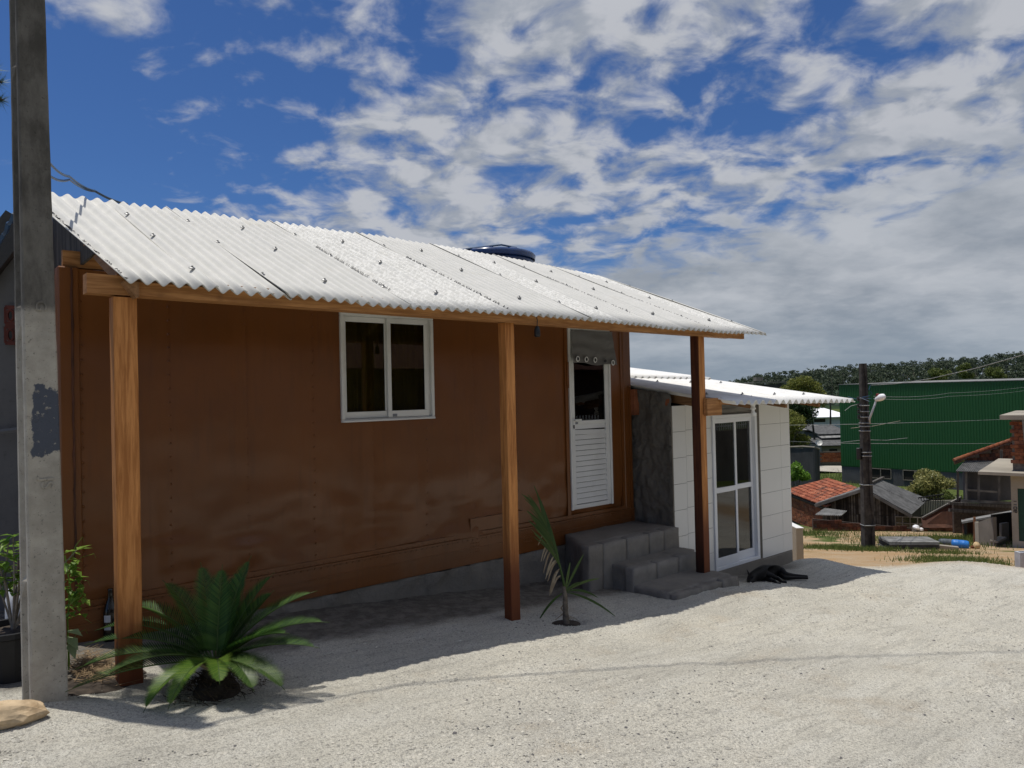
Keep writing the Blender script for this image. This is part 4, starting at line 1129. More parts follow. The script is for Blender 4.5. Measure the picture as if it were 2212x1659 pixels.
def leaf_shape(m, p, d, up, L, W):
    d = Vector(d).normalized(); s = d.cross(up)
    if s.length < 1e-3: s = d.orthogonal()
    s.normalize(); n = s.cross(d)
    p = Vector(p); a = p; b = p + d * L * .35 + s * W * .5 + n * W * .12; c = p + d * L + n * (-.1 * L); e = p + d * L * .35 - s * W * .5 + n * W * .12; mid = p + d * L * .4
    m.add([a, b, c, e, mid], [(0, 1, 4), (1, 2, 4), (2, 3, 4), (3, 0, 4)])
def pot_plant():
    c = at(30, 1470, 4.55); g = gz(c.x, c.y)
    pot = thing('plant_pot', 'black planter half hidden behind the concrete pole', 'planter', (c.x, c.y, g))
    m = MB(); m.lathe((c.x, c.y, g), [(.16, 0), (.20, .26), (.215, .27), (.215, .30), (.19, .30), (.185, .24)], 18); part('bowl', m, 'pot_black', pot, smooth=False)
    m = MB(); m.lathe((c.x, c.y, g), [(.184, .22), (.15, .27), (.0, .28)], 18); part('potting_soil', m, 'soil', pot)
    pl = thing('potted_shrub', 'leafy light green shrub growing in the black planter behind the pole', 'plant', (c.x, c.y, g + .27))
    st = MB(); m = MB(); top = Vector((c.x, c.y, g + .27))
    for k in range(13):
        rr = random.uniform(-.12, .36); q = top + _r * rr + _f * random.uniform(-.1, .15) + Vector((0, 0, random.uniform(.25, .62)))
        mid = top.lerp(q, .5) + Vector((random.uniform(-.04, .04), random.uniform(-.04, .04), .03)); st.tube([top, mid, q], [.008, .006, .003], 5)
        for j in range(13):
            b = mid.lerp(q, random.random()) if j < 9 else q
            a = random.uniform(0, 6.28); d = Vector((math.cos(a), math.sin(a), random.uniform(-.7, .5))); leaf_shape(m, b, d, Vector((0, 0, 1)), random.uniform(.06, .11), random.uniform(.035, .06))
    part('stem', st, 'pale_bark', pl); part('leaf', m, 'vine_leaf', pl, fix=False, kind='stuff')
    # climbing vine beside the pole on its right
    v0 = at(150, 1420, 4.75); g = gz(v0.x, v0.y); v0.z = g
    vp = thing('climbing_vine', 'thin vine with bright green leaves behind the right side of the concrete pole', 'plant', v0)
    st = MB(); m = MB()
    path = [at(150, 1440, 4.75), at(146, 1340, 4.75), at(152, 1270, 4.75), at(140, 1200, 4.78)]; st.tube(path, .005, 5)
    for a_, b_ in (((150, 1225), (203, 1196)), ((150, 1210), (178, 1160)), ((148, 1260), (190, 1255)), ((150, 1300), (186, 1290)), ((150, 1240), (165, 1180)), ((150, 1390), (185, 1360))):
        pa, pb = at(*a_, 4.75), at(*b_, 4.75); st.tube([pa, pa.lerp(pb, .5) + Vector((0, 0, .02)), pb, pb + Vector((.01, 0, -.03))], [.0025, .002, .0016, .001], 4)
    for k in range(70):
        px = 140 + 42 * random.random() ** 1.5; py = random.triangular(1175, 1345, 1290); b = at(px, py, 4.75 + random.uniform(-.05, .08))
        a = random.uniform(0, 6.28); leaf_shape(m, b, (math.cos(a), math.sin(a) - .4, random.uniform(-.9, .1)), Vector((0, 0, 1)), random.uniform(.05, .085), random.uniform(.03, .05))
    part('stem', st, 'vine_leaf', vp); part('leaf', m, 'vine_leaf', vp, fix=False, kind='stuff')
    b0 = at(148, 1400, 4.70); b0.z = gz(b0.x, b0.y)
    vl = thing('variegated_plant', 'two big white veined leaves low beside the concrete pole', 'plant', b0)
    for (px, py, dx, dz) in ((146, 1362, .9, -.1), (148, 1385, .6, -.9), (146, 1375, .7, -.5)):
        m = MB(); p = at(px, py, 4.66); leaf_shape(m, p, _r * dx - _f * .3 + Vector((0, 0, dz)), Vector((0, 0, 1)), .125, .075); part('leaf', m, 'variegated_leaf', vl, fix=False)
    m = MB(); m.tube([b0, at(146, 1370, 4.67)], .004, 5); part('stem', m, 'vine_leaf', vl)
    # white tub behind
    c = at(52, 1330, 5.15); g = gz(c.x, c.y); tb = MB(); tb.lathe((c.x, c.y, g), [(.09, 0), (.11, .03), (.11, .32), (.09, .40), (.045, .43), (.045, .47)], 20)
    single('white_jug', tb, 'tub_white', 'white plastic jug standing behind the leafy shrub at the left edge', 'jug', (c.x, c.y, g), smooth=True)
    # broom pole leaning
    m = MB(); m.tube([at(35, 1290, 5.6), at(62, 960, 5.75)], .014, 7); single('broom_handle', m, 'bark', 'dark stick leaning on the neighbouring grey wall behind the pole', 'stick', at(35, 1290, 5.6))
    # bottle by the left post
    c = at(240, 1405, 5.35); g = gz(c.x, c.y)
    bt = thing('bottle', 'dark bottle with a pale label standing behind the left porch post', 'bottle', (c.x, c.y, g))
    m = MB(); m.lathe((c.x, c.y, g), [(.045, 0), (.048, .01), (.048, .20), (.040, .24), (.018, .30), (.016, .36), (.018, .37)], 16); part('body', m, 'bottle_glass', bt, smooth=True)
    m = MB(); 
    for z0, z1 in ((.14, .19), (.085, .11)):
        q = [Vector((c.x, c.y, g)) + (-_f * math.cos(a) + _r * math.sin(a)) * .0492 for a in np.linspace(-.5, .5, 6)]
        for a, b in zip(q[:-1], q[1:]): m.add([a + Vector((0, 0, z0)), b + Vector((0, 0, z0)), b + Vector((0, 0, z1)), a + Vector((0, 0, z1))], [(0, 1, 2, 3)])
    part('label', m, 'label_white', bt, fix=False, kind='stuff')
    # rock
    import bmesh
    c = at(10, 1545, 3.75); bm = bmesh.new(); bmesh.ops.create_icosphere(bm, subdivisions=3, radius=1); m = MB()
    for v in bm.verts:
        p = v.co.copy(); k = 1 + .22 * fbm(p * 1.3, 3) + .05 * fbm(p * 4, 2); p *= k
        q = Matrix.Rotation(-.35, 3, 'Z') @ Vector((p.x * .20, p.y * .09, p.z * .065)); m.v.append((c.x + q.x, c.y + q.y, gz(c.x, c.y) + .05 + q.z))
    m.f = [tuple(x.index for x in f.verts) for f in bm.faces]; bm.free()
    single('rock', m, 'sand_rock', 'flat tan rock lying against the foot of the concrete pole', 'rock', (c.x, c.y, gz(c.x, c.y)))
    # straw litter behind the pole
    m = MB()
    for _ in range(900):
        p = at(random.triangular(148, 262, 190), random.triangular(1400, 1500, 1455), 1); 
        k = -1.69 / p.z; p = p * k; z = gz(p.x, p.y) + random.uniform(.0, .035); p.z = z; a = random.uniform(0, 6.28); L = random.uniform(.03, .14)
        q = p + Vector((math.cos(a) * L, math.sin(a) * L, random.uniform(-.01, .03))); w = Vector((-math.sin(a), math.cos(a), .3)) * .0022; m.add([p - w, p + w, q + w * .5, q - w * .5], [(0, 1, 2, 3)])
    o = part('straw_litter', m, 'straw', None, fix=False, kind='stuff', label='dry pine needles and straw on the soil behind the pole')
    m = MB(); c = at(210, 1440, 4.45)
    for i in range(12):
        for j in range(12):
            u, v = i / 11 - .5, j / 11 - .5; x = .98 + u * .65; y = 5.02 + v * .5; r = math.hypot(u, v); m.v.append((x, y, gz(x, y) + .018 - .12 * max(0, r - .32)))
    for i in range(11):
        for j in range(11): m.f.append((i * 12 + j, (i + 1) * 12 + j, (i + 1) * 12 + j + 1, i * 12 + j + 1))
    part('soil_patch', m, 'soil', None, smooth=True, fix=False, kind='structure')
pot_plant()

# ------------------------------------------------------------------ dog asleep by the annex door
def dog():
    o3 = Vector((8.20, 5.05, 0)); o3.z = gz(8.5, 5.0)
    ux = Vector((.92, -.10, 0)).normalized()          # nose-to-tail direction (image left to right)
    uy = Vector((0, 0, 1)); uo = ux.cross(Vector((0, 0, 1))).normalized()   # uo: towards the viewer
    DS = .74
    def P(a, b, h): return tuple((ux * a + uo * b + Vector((0, 0, h))) * DS)
    V = [(P(.62, -.02, .15), .125), (P(.40, -.02, .155), .150), (P(.20, -.02, .15), .135), (P(.06, .02, .12), .085), (P(-.05, .06, .085), .078), (P(-.13, .10, .06), .050), (P(-.19, .13, .04), .030),  # pelvis .. chest, neck, head, snout
         (P(.33, .12, .12), .058), (P(.42, .24, .06), .036), (P(.36, .36, .035), .026), (P(.42, .42, .028), .027),     # upper front leg
         (P(.24, .12, .07), .050), (P(.30, .26, .035), .034), (P(.22, .36, .028), .026), (P(.27, .42, .025), .026),    # lower front leg
         (P(.70, .10, .13), .080), (P(.66, .22, .085), .052), (P(.84, .27, .05), .030), (P(.98, .36, .032), .024), (P(1.03, .40, .026), .024),  # upper hind
         (P(.66, .10, .08), .060), (P(.60, .24, .045), .045), (P(.76, .32, .035), .030), (P(.90, .42, .028), .024), (P(.95, .46, .024), .024),   # lower hind
         (P(.76, -.06, .10), .035), (P(.90, -.06, .04), .020), (P(1.02, .02, .02), .012)]                               # tail
    E = [(0, 1), (1, 2), (2, 3), (3, 4), (4, 5), (5, 6), (2, 7), (7, 8), (8, 9), (9, 10), (2, 11), (11, 12), (12, 13), (13, 14), (0, 15), (15, 16), (16, 17), (17, 18), (18, 19), (0, 20), (20, 21), (21, 22), (22, 23), (23, 24), (0, 25), (25, 26), (26, 27)]
    me = bpy.data.meshes.new('dog'); me.from_pydata([v for v, _ in V], E, []); me.materials.append(MATS['dog_fur'])
    o = bpy.data.objects.new('dog', me); COL.objects.link(o); o.location = o3
    md = o.modifiers.new('skin', 'SKIN'); md.use_smooth_shade = True; sv = me.skin_vertices[0].data
    for i, (_, r) in enumerate(V): sv[i].radius = (r * DS, r * DS); sv[i].use_root = (i == 0)
    o.modifiers.new('sub', 'SUBSURF').levels = 2; o.modifiers['sub'].render_levels = 2
    o['label'] = 'black dog lying asleep on its side in the shade by the glass door'; o['category'] = 'dog'
    WM[o.name] = Matrix.Translation(o3)
    for k, (b, h, tip) in enumerate((((-.045, .03, .15), None, (-.075, .0, .255)), ((-.055, .10, .135), None, (-.10, .15, .17)))):
        m = MB(); c = Vector(P(*b)); tp = Vector(P(*tip)); s = ux * .026; q = uo * .012
        m.add([c - s, c + s, c + q, tp, c - q], [(0, 2, 3), (2, 1, 3), (1, 4, 3), (4, 0, 3)]); ob = part('ear', m, 'dog_fur', o, world=False)
dog()

# ------------------------------------------------------------------ trees and foliage helpers
def card_cloud(centers, radii, n, size, flat=.8, seed=1):
    """leaf-sized quads spread through ellipsoidal clumps, returns V, F"""
    r = np.random.default_rng(seed); V = []; 
    C = np.array(centers, float); Rr = np.array(radii, float); w = Rr ** 2; w = w / w.sum()
    k = r.choice(len(C), n, p=w)
    d = r.normal(size=(n, 3)); d /= np.linalg.norm(d, axis=1)[:, None]
    rad = r.random(n) ** .45
    p = C[k] + d * (Rr[k] * rad)[:, None] * np.array([1, 1, flat])
    a = r.normal(size=(n, 3)); a /= np.linalg.norm(a, axis=1)[:, None]
    b = np.cross(a, r.normal(size=(n, 3))); b /= np.linalg.norm(b, axis=1)[:, None]
    s = size * r.uniform(.6, 1.4, n)[:, None]
    q = np.stack([p - a * s, p + b * s * .5, p + a * s, p - b * s * .5], 1).reshape(-1, 3)
    F = np.arange(4 * n).reshape(n, 4)
    return q, F
def tree(name, label, base, h, crown, leaf, mat, n, size, bark='bark', group=None, cat='tree', trunk_r=.15, seed=1, limbs=6, flat=.8, spread=1.0):
    """crown: list of (dx, dy, dz, r) clumps relative to the base"""
    base = Vector(base); t = thing(name, label, cat, base, 0, group)
    C = [(base.x + a, base.y + b, base.z + c) for a, b, c, _ in crown]; Rr = [r for *_, r in crown]
    rr = random.Random(seed)
    m = MB(); top = Vector((base.x, base.y, base.z + h * .45)); m.tube([base - Vector((0, 0, .3)), base.lerp(top, .5) + Vector((trunk_r * .5, 0, 0)), top], [trunk_r * 1.2, trunk_r, trunk_r * .7], 8)
    for c in C[:limbs]:
        c = Vector(c); mid = top.lerp(c, .5) + Vector((0, 0, -.05 * h)); m.tube([top - Vector((0, 0, .1)), mid, c], [trunk_r * .5, trunk_r * .3, trunk_r * .12], 6)
    part('trunk', m, bark, t)
    V, F = card_cloud(C, Rr, n, size, flat, seed)
    inv = -np.array(base); me = mesh('crown', V + inv, F, mat, False, False); o = bpy.data.objects.new('crown', me); COL.objects.link(o); o.parent = t
    return t
def clumps(rx, ry, rz, n, r0, r1, z0=0.0, seed=1):
    rr = random.Random(seed); out = []
    for _ in range(n):
        a = rr.uniform(0, 6.28); u = rr.random() ** .5; v = rr.uniform(-1, 1)
        k = math.sqrt(max(0, 1 - v * v * .8)); out.append((math.cos(a) * u * rx * k, math.sin(a) * u * ry * k, z0 + v * rz, rr.uniform(r0, r1)))
    return out

# ------------------------------------------------------------------ the far side: hill, forest, valley
def hill():
    # wooded ridge across the valley
    n, k = 90, 16; V = []; F = []
    for i in range(n):
        px = 700 + (2750 - 700) * i / (n - 1)
        for j in range(k):
            d = 330 + 420 * j / (k - 1); p = at(px, 830, d); t = j / (k - 1)
            ridge = np.interp(px, [700, 1560, 1640, 1750, 1900, 2100, 2250, 2750], [-14, -13, -5, -1, 3, 7, 10, 14])
            V.append((p.x, p.y, -12 + (ridge + 12) * math.sin(min(1, t * 1.15) * math.pi / 2)))
    for i in range(n - 1):
        for j in range(k - 1): a = i * k + j; F.append((a, a + k, a + k + 1, a + 1))
    o = bpy.data.objects.new('hill', mesh('hill', V, F, 'tree_leaf_dark', True, False)); COL.objects.link(o); o['kind'] = 'structure'
    # eucalyptus wood as one mass
    r = np.random.default_rng(5); Vs = []; Fs = []; off = 0; tr = MB()
    for i in range(960):
        u = r.random(); px = 1580 + (2420 - 1580) * u if i < 640 else 850 + 730 * u; d = (345 if i < 640 else 200) + 375 * r.random() ** .8
        p = at(px, 830, d); t = max(0, (d - 330) / 420)
        ridge = np.interp(px, [700, 1560, 1640, 1750, 1900, 2100, 2250, 2750], [-14, -13, -5, -1, 3, 7, 10, 14]); zg = -12 + (ridge + 12) * math.sin(min(1, t * 1.15) * math.pi / 2)
        h = r.uniform(11, 17) if i < 640 else r.uniform(7, 11); n = r.integers(5, 9); C = []; Rr = []
        for _ in range(n):
            a = r.uniform(0, 6.28); q = r.uniform(.5, 3.2); C.append((p.x + math.cos(a) * q, p.y + math.sin(a) * q, zg + h * r.uniform(.68, 1.02))); Rr.append(r.uniform(1.0, 2.1))
        for _ in range(4): C.append((p.x + r.uniform(-2.5, 2.5), p.y + r.uniform(-2.5, 2.5), zg + h * r.uniform(.2, .6))); Rr.append(r.uniform(1.3, 2.4))
        v, f = card_cloud(C, Rr, 210, .62, .55, int(r.integers(1e6))); Vs.append(v); Fs.append(f + off); off += len(v)
        if i % 2 == 0: tr.bar((p.x, p.y, zg), (p.x + r.uniform(-.8, .8), p.y, zg + h * .85), .28, .28)
    o = bpy.data.objects.new('forest', mesh('forest', np.concatenate(Vs), np.concatenate(Fs), 'forest_leaf', False, False)); COL.objects.link(o); o['kind'] = 'stuff'; o['label'] = 'dark eucalyptus wood along the far ridge'
    o = part('forest_trunk', tr, 'pale_bark', None, fix=False, kind='stuff'); o['label'] = 'pale trunks of the eucalyptus wood'
hill()

def local_frame(a, b):
    """frame on the ground from a to b (points): origin a, x along a->b, y to the back"""
    a, b = Vector(a), Vector(b); x = Vector((b.x - a.x, b.y - a.y, 0)); L = x.length; x.normalize(); y = Vector((-x.y, x.x, 0))
    if y.dot(_f) < 0: y = -y
    return x, y, L

# ---- green warehouse
def warehouse():
    A = at(1813, 830, 82); B = at(2420, 820, 64)
    a = Vector((A.x, A.y, 0)); b = Vector((B.x, B.y, 0)); x, y, L = local_frame(a, b)
    zt, zm, zb = .18, -8.75, -12.2
    t = thing('green_warehouse', 'large green ribbed metal warehouse on a grey block base', 'warehouse', (a.x, a.y, zb))
    def P(u, v, z): return a + x * u + y * v + Vector((0, 0, z))
    # ribbed cladding in panels
    W = 1.02; n = int(L / W) + 1
    for k in range(n):
        m = MB(); u0 = k * W; prof = []
        for r in range(4):
            s = u0 + r * W / 4; prof += [(s, 0), (s + .13, 0), (s + .16, -.04), (s + .225, -.04)]
        prof.append((u0 + W, 0))
        for (u, v) in prof: m.v += [tuple(P(u, v, zm)), tuple(P(u, v, zt))]
        for i in range(len(prof) - 1): m.f.append((2 * i, 2 * i + 2, 2 * i + 3, 2 * i + 1))
        part('cladding_panel', m, 'green_metal', t, fix=False)
    m = MB()
    for (u0, u1, v0, v1, z0, z1) in ((-.05, n * W, .02, .12, zm - .1, zt), ): m.add([P(u0, v0, z0), P(u1, v0, z0), P(u1, v1, z0), P(u0, v1, z0), P(u0, v0, z1), P(u1, v0, z1), P(u1, v1, z1), P(u0, v1, z1)], [(3, 2, 1, 0), (4, 5, 6, 7), (0, 1, 5, 4), (1, 2, 6, 5), (2, 3, 7, 6), (3, 0, 4, 7)])
    part('frame', m, 'green_metal', t)
    m = MB(); D = 30
    m.add([P(0, .12, zb), P(0, D, zb), P(0, D, zt), P(0, .12, zt)], [(0, 1, 2, 3)]); part('end_wall', m, 'green_metal', t, fix=False)
    m = MB(); m.quad_slab(P(-.1, -.1, zt + .02), P(n * W, -.1, zt + .02), P(n * W, D, zt + .3), P(-.1, D, zt + .3), .06); part('roof', m, 'pale_sheet', t)
    m = MB(); u1 = n * W
    m.add([P(-.02, .05, zb), P(u1, .05, zb), P(u1, .3, zb), P(-.02, .3, zb), P(-.02, .05, zm - .02), P(u1, .05, zm - .02), P(u1, .3, zm - .02), P(-.02, .3, zm - .02)], [(3, 2, 1, 0), (4, 5, 6, 7), (0, 1, 5, 4), (1, 2, 6, 5), (2, 3, 7, 6), (3, 0, 4, 7)])
    part('base_wall', m, 'grey_block_wall', t)
    for u, w in ((3.1, 2.1), (6.4, 2.3), (13.6, 2.4), (17.5, 2.4)):
        m = MB()
        m.add([P(u, .0, zm - 1.15), P(u + w, .0, zm - 1.15), P(u + w, .0, zm - .12), P(u, .0, zm - .12)], [(0, 1, 2, 3)]); g = part('window', m, 'interior_dark', t, fix=False)
        f = MB()
        for (p, q) in ((P(u, -.04, zm - 1.15), P(u + w, -.04, zm - 1.15)), (P(u, -.04, zm - .14), P(u + w, -.04, zm - .14)), (P(u, -.04, zm - 1.15), P(u, -.04, zm - .14)), (P(u + w, -.04, zm - 1.15), P(u + w, -.04, zm - .14)), (P(u + w * .5, -.04, zm - 1.15), P(u + w * .5, -.04, zm - .14))): f.bar(p, q, .07, .07)
        part('window_frame', f, 'far_concrete', g)
warehouse()

# ---- generic bits
def panel_wall(m, P0, P1, z0, z1, th, back):
    x, y, L = local_frame(P0, P1); p0 = Vector((P0[0], P0[1], 0)); p1 = Vector((P1[0], P1[1], 0)); o = y * th
    m.add([p0 + Vector((0, 0, z0)), p1 + Vector((0, 0, z0)), p1 + o + Vector((0, 0, z0)), p0 + o + Vector((0, 0, z0)), p0 + Vector((0, 0, z1)), p1 + Vector((0, 0, z1)), p1 + o + Vector((0, 0, z1)), p0 + o + Vector((0, 0, z1))],
          [(3, 2, 1, 0), (4, 5, 6, 7), (0, 1, 5, 4), (1, 2, 6, 5), (2, 3, 7, 6), (3, 0, 4, 7)]); return m
def bricks(t, P0, P1, tops, z0, bw, bh, mat, th=.12, rnd=None, limit=300, skip=None, joint=.014):
    """courses of single bricks on the line P0-P1, tops(u)->top height"""
    x, y, L = local_frame(P0, P1); rr = rnd or random.Random(3); b = MB(); b.box(0, bw - joint, 0, th, 0, bh - joint)
    me = mesh('brick', b.v, b.f, mat); nrow = int((max(tops(u) for u in np.linspace(0, L, 30)) - z0) / bh) + 1; cnt = 0
    for j in range(nrow - 1, -1, -1):
        for i in range(int(L / bw) + 1):
            u = i * bw + (bw / 2 if j % 2 else 0); z = z0 + j * bh
            if u + bw > L + .02 or z + bh > tops(u + bw / 2) + .01: continue
            if skip and skip(u, z): continue
            if cnt >= limit: return
            cnt += 1
            o = Vector((P0[0], P0[1], 0)) + x * u + y * rr.uniform(-.02, .012) + Vector((0, 0, z))
            piece('brick', me, t, frame_m(o, x, y, Vector((0, 0, 1))) @ Matrix.Rotation(rr.uniform(-.02, .02), 4, 'Z'))
def tile_roof(t, E1, E2, R2, R1, nu, nv, mat='roof_tile'):
    """clay tiles on the slope: E1->E2 eave, R1->R2 ridge; each tile a curved piece"""
    E1, E2, R1, R2 = map(Vector, (E1, E2, R1, R2)); n = 6
    w = (E2 - E1).length / nu; l = (R1 - E1).length / nv
    b = MB()
    for s in (0, 1):
        for i in range(n + 1):
            a = math.pi * i / n; r = w * .52 * (1.0 - .12 * s); b.v.append((w / 2 - r * math.cos(a), s * l * 1.12, .55 * r * math.sin(a) + .03 * (1 - s)))
    for i in range(n): b.f.append((i, i + 1, n + 2 + i, n + 1 + i))
    b.f.append(tuple(range(n, -1, -1)))
    me = mesh('roof_tile', b.v, b.f, mat, False, False)
    for i in range(nu):
        for j in range(nv):
            u, v = i / nu, j / nv; p = (E1 * (1 - u) + E2 * u) * (1 - v) + (R1 * (1 - u) + R2 * u) * v
            X = (E2 - E1).normalized(); Yv = ((R1 - E1) * (1 - u) + (R2 - E2) * u).normalized(); N = X.cross(Yv).normalized()
            if N.z < 0: N = -N
            Yv = N.cross(X) if N.cross(X).dot(Yv) > 0 else -N.cross(X)
            piece('roof_tile', me, t, frame_m(p + N * random.uniform(0, .02), X, Yv, N) @ Matrix.Rotation(random.uniform(-.03, .03), 4, 'Z'))

# ---- tile-roofed brick house
def tile_house():
    E1, E2, R1, R2 = at(1692, 1061, 52.5), at(1783, 1097, 45), at(1788, 1035, 52), at(1844, 1054, 47.3)
    zr = (R1.z + R2.z) / 2; R1.z = R2.z = zr; ze = (E1.z + E2.z) / 2; E1.z = E2.z = ze
    g = -9.6
    t = thing('tile_roof_house', 'low brick house with a patchy red clay tile roof', 'house', (E2.x, E2.y, g))
    m = MB(); dn = Vector((0, 0, -.05)); m.quad_slab(E1 + dn, E2 + dn, R2 + dn, R1 + dn, .06); S1, S2 = R1 + (R1 - E1), R2 + (R2 - E2); S1.z = S2.z = ze; m.quad_slab(R1 + dn, R2 + dn, S2 + dn, S1 + dn, .06); part('roof_deck', m, 'mortar_dark', t)
    tile_roof(t, E1, E2, R2, R1, 22, 9)
    x = (E1 - E2).normalized(); inn = ((R2 - E2) * Vector((1, 1, 0))).normalized()
    c0, c1 = E2 + inn * .45 + x * .3, E1 + inn * .45; c2 = S2 - inn * .45 + x * .3
    m = MB(); panel_wall(m, c0, c1, g, ze - .05, .15, None); panel_wall(m, c0, c2, g, ze - .02, .15, None)
    r2 = R2 + x * .3; m.add([c0 + Vector((0, 0, 0)), Vector((c2.x, c2.y, ze)), Vector((r2.x, r2.y, zr - .1))], [(0, 1, 2)]); part('wall', m, 'mortar_dark', t)
    rr = random.Random(8); fx, fy, L = local_frame(c0, c1)
    n1 = -Vector((fx.y, -fx.x, 0)); 
    out = fy * .13 if fy.dot(_r) < 0 else fy * -.03
    bricks(t, c1 + out, c0 + out, lambda u: ze - .12, g + .4, .42, .20, 'brick_orange', .05, rr, 200)
tile_house()

# ---- wooden house
def wood_house():
    F, B, C, D, E = at(1866, 1053, 44), at(1903, 1037, 47.6), at(2006, 1079, 48.3), at(1969, 1111, 43), at(1760, 1088, 45.3)
    g = -9.5; t = thing('wooden_house', 'dark weathered plank house with a grey sheet gable roof', 'house', (F.x, F.y, g))
    bk = B - F; Eb = E + bk
    # roof sheets, several per slope
    def slope(p, q, r, s, n, mt):
        for i in range(n):
            a, b = i / n, (i + 1) / n + .01; m = MB()
            m.quad_slab(p.lerp(q, a) + Vector((0, 0, .012 * (i % 2))), p.lerp(q, b) + Vector((0, 0, .012 * (i % 2))), s.lerp(r, b) + Vector((0, 0, .012 * (i % 2))), s.lerp(r, a) + Vector((0, 0, .012 * (i % 2))), .05); part('roof_sheet', m, mt[i % len(mt)], t)
    slope(F, B, C, D, 2, ['old_sheet']); M1, M2 = F.lerp(D, .0), None
    slope(F, B, Eb, E, 3, ['pale_sheet', 'old_sheet'])
    m = MB(); m.bar(F + (F - B) * .15 + Vector((0, 0, .06)), B + bk * .15 + Vector((0, 0, .10)), .16, .12); part('ridge_beam', m, 'plank_wood', t)
    for p, q in ((F, D), (F, E)):
        m = MB(); m.bar(p + Vector((0, 0, -.14)), q + Vector((0, 0, -.14)), .05, .16); part('barge_board', m, 'weathered_board', t)
    # plank gable
    e0, d0 = E.lerp(F, .12), D.lerp(F, .12); back = bk.normalized() * .35
    x, y, L = local_frame(e0, d0); n = 34; rr = random.Random(4); o = Vector((e0.x, e0.y, 0)) + back * Vector((1, 1, 0)); apex = (F - Vector((e0.x, e0.y, F.z))).dot(x)
    def top(u): 
        if u < apex: return e0.z + (F.z - e0.z) * u / apex - .22
        return F.z + (d0.z - F.z) * (u - apex) / (L - apex) - .22
    win = (apex + 1.55, apex + 3.1, -8.85, -7.75)
    for k in range(n):
        u0, u1 = L * k / n, L * (k + 1) / n - rr.uniform(.01, .05); off = rr.uniform(-.03, .03)
        segs = [(g, min(top(u0), top(u1)))]
        if u1 > win[0] and u0 < win[1]: segs = [(g, win[2]), (win[3], min(top(u0), top(u1)))]
        elif rr.random() < .35: zz = -7.75; segs = [(g, zz), (zz + .03, segs[0][1])]
        for z0, z1 in segs:
            if z1 - z0 < .1: continue
            m = MB(); q = o + y * off; m.add([q + x * u0 + Vector((0, 0, z0)), q + x * u1 + Vector((0, 0, z0)), q + x * u1 + y * .04 + Vector((0, 0, z0)), q + x * u0 + y * .04 + Vector((0, 0, z0)), q + x * u0 + Vector((0, 0, z1)), q + x * u1 + Vector((0, 0, z1)), q + x * u1 + y * .04 + Vector((0, 0, z1)), q + x * u0 + y * .04 + Vector((0, 0, z1))], [(3, 2, 1, 0), (4, 5, 6, 7), (0, 1, 5, 4), (1, 2, 6, 5), (2, 3, 7, 6), (3, 0, 4, 7)])
            part('plank', m, 'plank_mix', t)
    m = MB(); q = o + y * .12; m.add([q + Vector((0, 0, g)), q + x * L + Vector((0, 0, g)), q + x * L + Vector((0, 0, top(L))), q + x * apex + Vector((0, 0, F.z - .2)), q + Vector((0, 0, top(0)))], [(0, 1, 2, 3, 4)])
    q2 = q + x * L; q3 = q2 + bk * Vector((1, 1, 0)); m.add([q2 + Vector((0, 0, g)), q3 + Vector((0, 0, g)), q3 + Vector((0, 0, D.z)), q2 + Vector((0, 0, D.z - .05))], [(0, 1, 2, 3)]); part('inner_wall', m, 'interior_dark', t, fix=False)
    # window with muntins
    f = MB(); q = o - y * .03
    for u in np.linspace(win[0], win[1], 5): f.bar(q + x * u + Vector((0, 0, win[2])), q + x * u + Vector((0, 0, win[3])), .07, .05)
    for z in np.linspace(win[2], win[3], 4): f.bar(q + x * win[0] + Vector((0, 0, z)), q + x * win[1] + Vector((0, 0, z)), .05, .05)
    w = part('window', f, 'far_concrete', t); m = MB(); q = o + y * .03; m.add([q + x * win[0] + Vector((0, 0, win[2])), q + x * win[1] + Vector((0, 0, win[2])), q + x * win[1] + Vector((0, 0, win[3])), q + x * win[0] + Vector((0, 0, win[3]))], [(0, 1, 2, 3)]); part('pane', m, 'bottle_glass', w, fix=False)
    # little corrugated awning at the left
    a = at(1762, 1112, 44.2); b = at(1815, 1114, 43.2); c = at(1828, 1104, 44.0); d = at(1783, 1098, 45.0)
    m = MB(); m.quad_slab(a, b, c, d, .03)
    for i in range(14):
        u = i / 13; m.tube([a.lerp(b, u), d.lerp(c, u)], .04, 5)
    part('awning', m, 'pale_sheet', t)
wood_house()

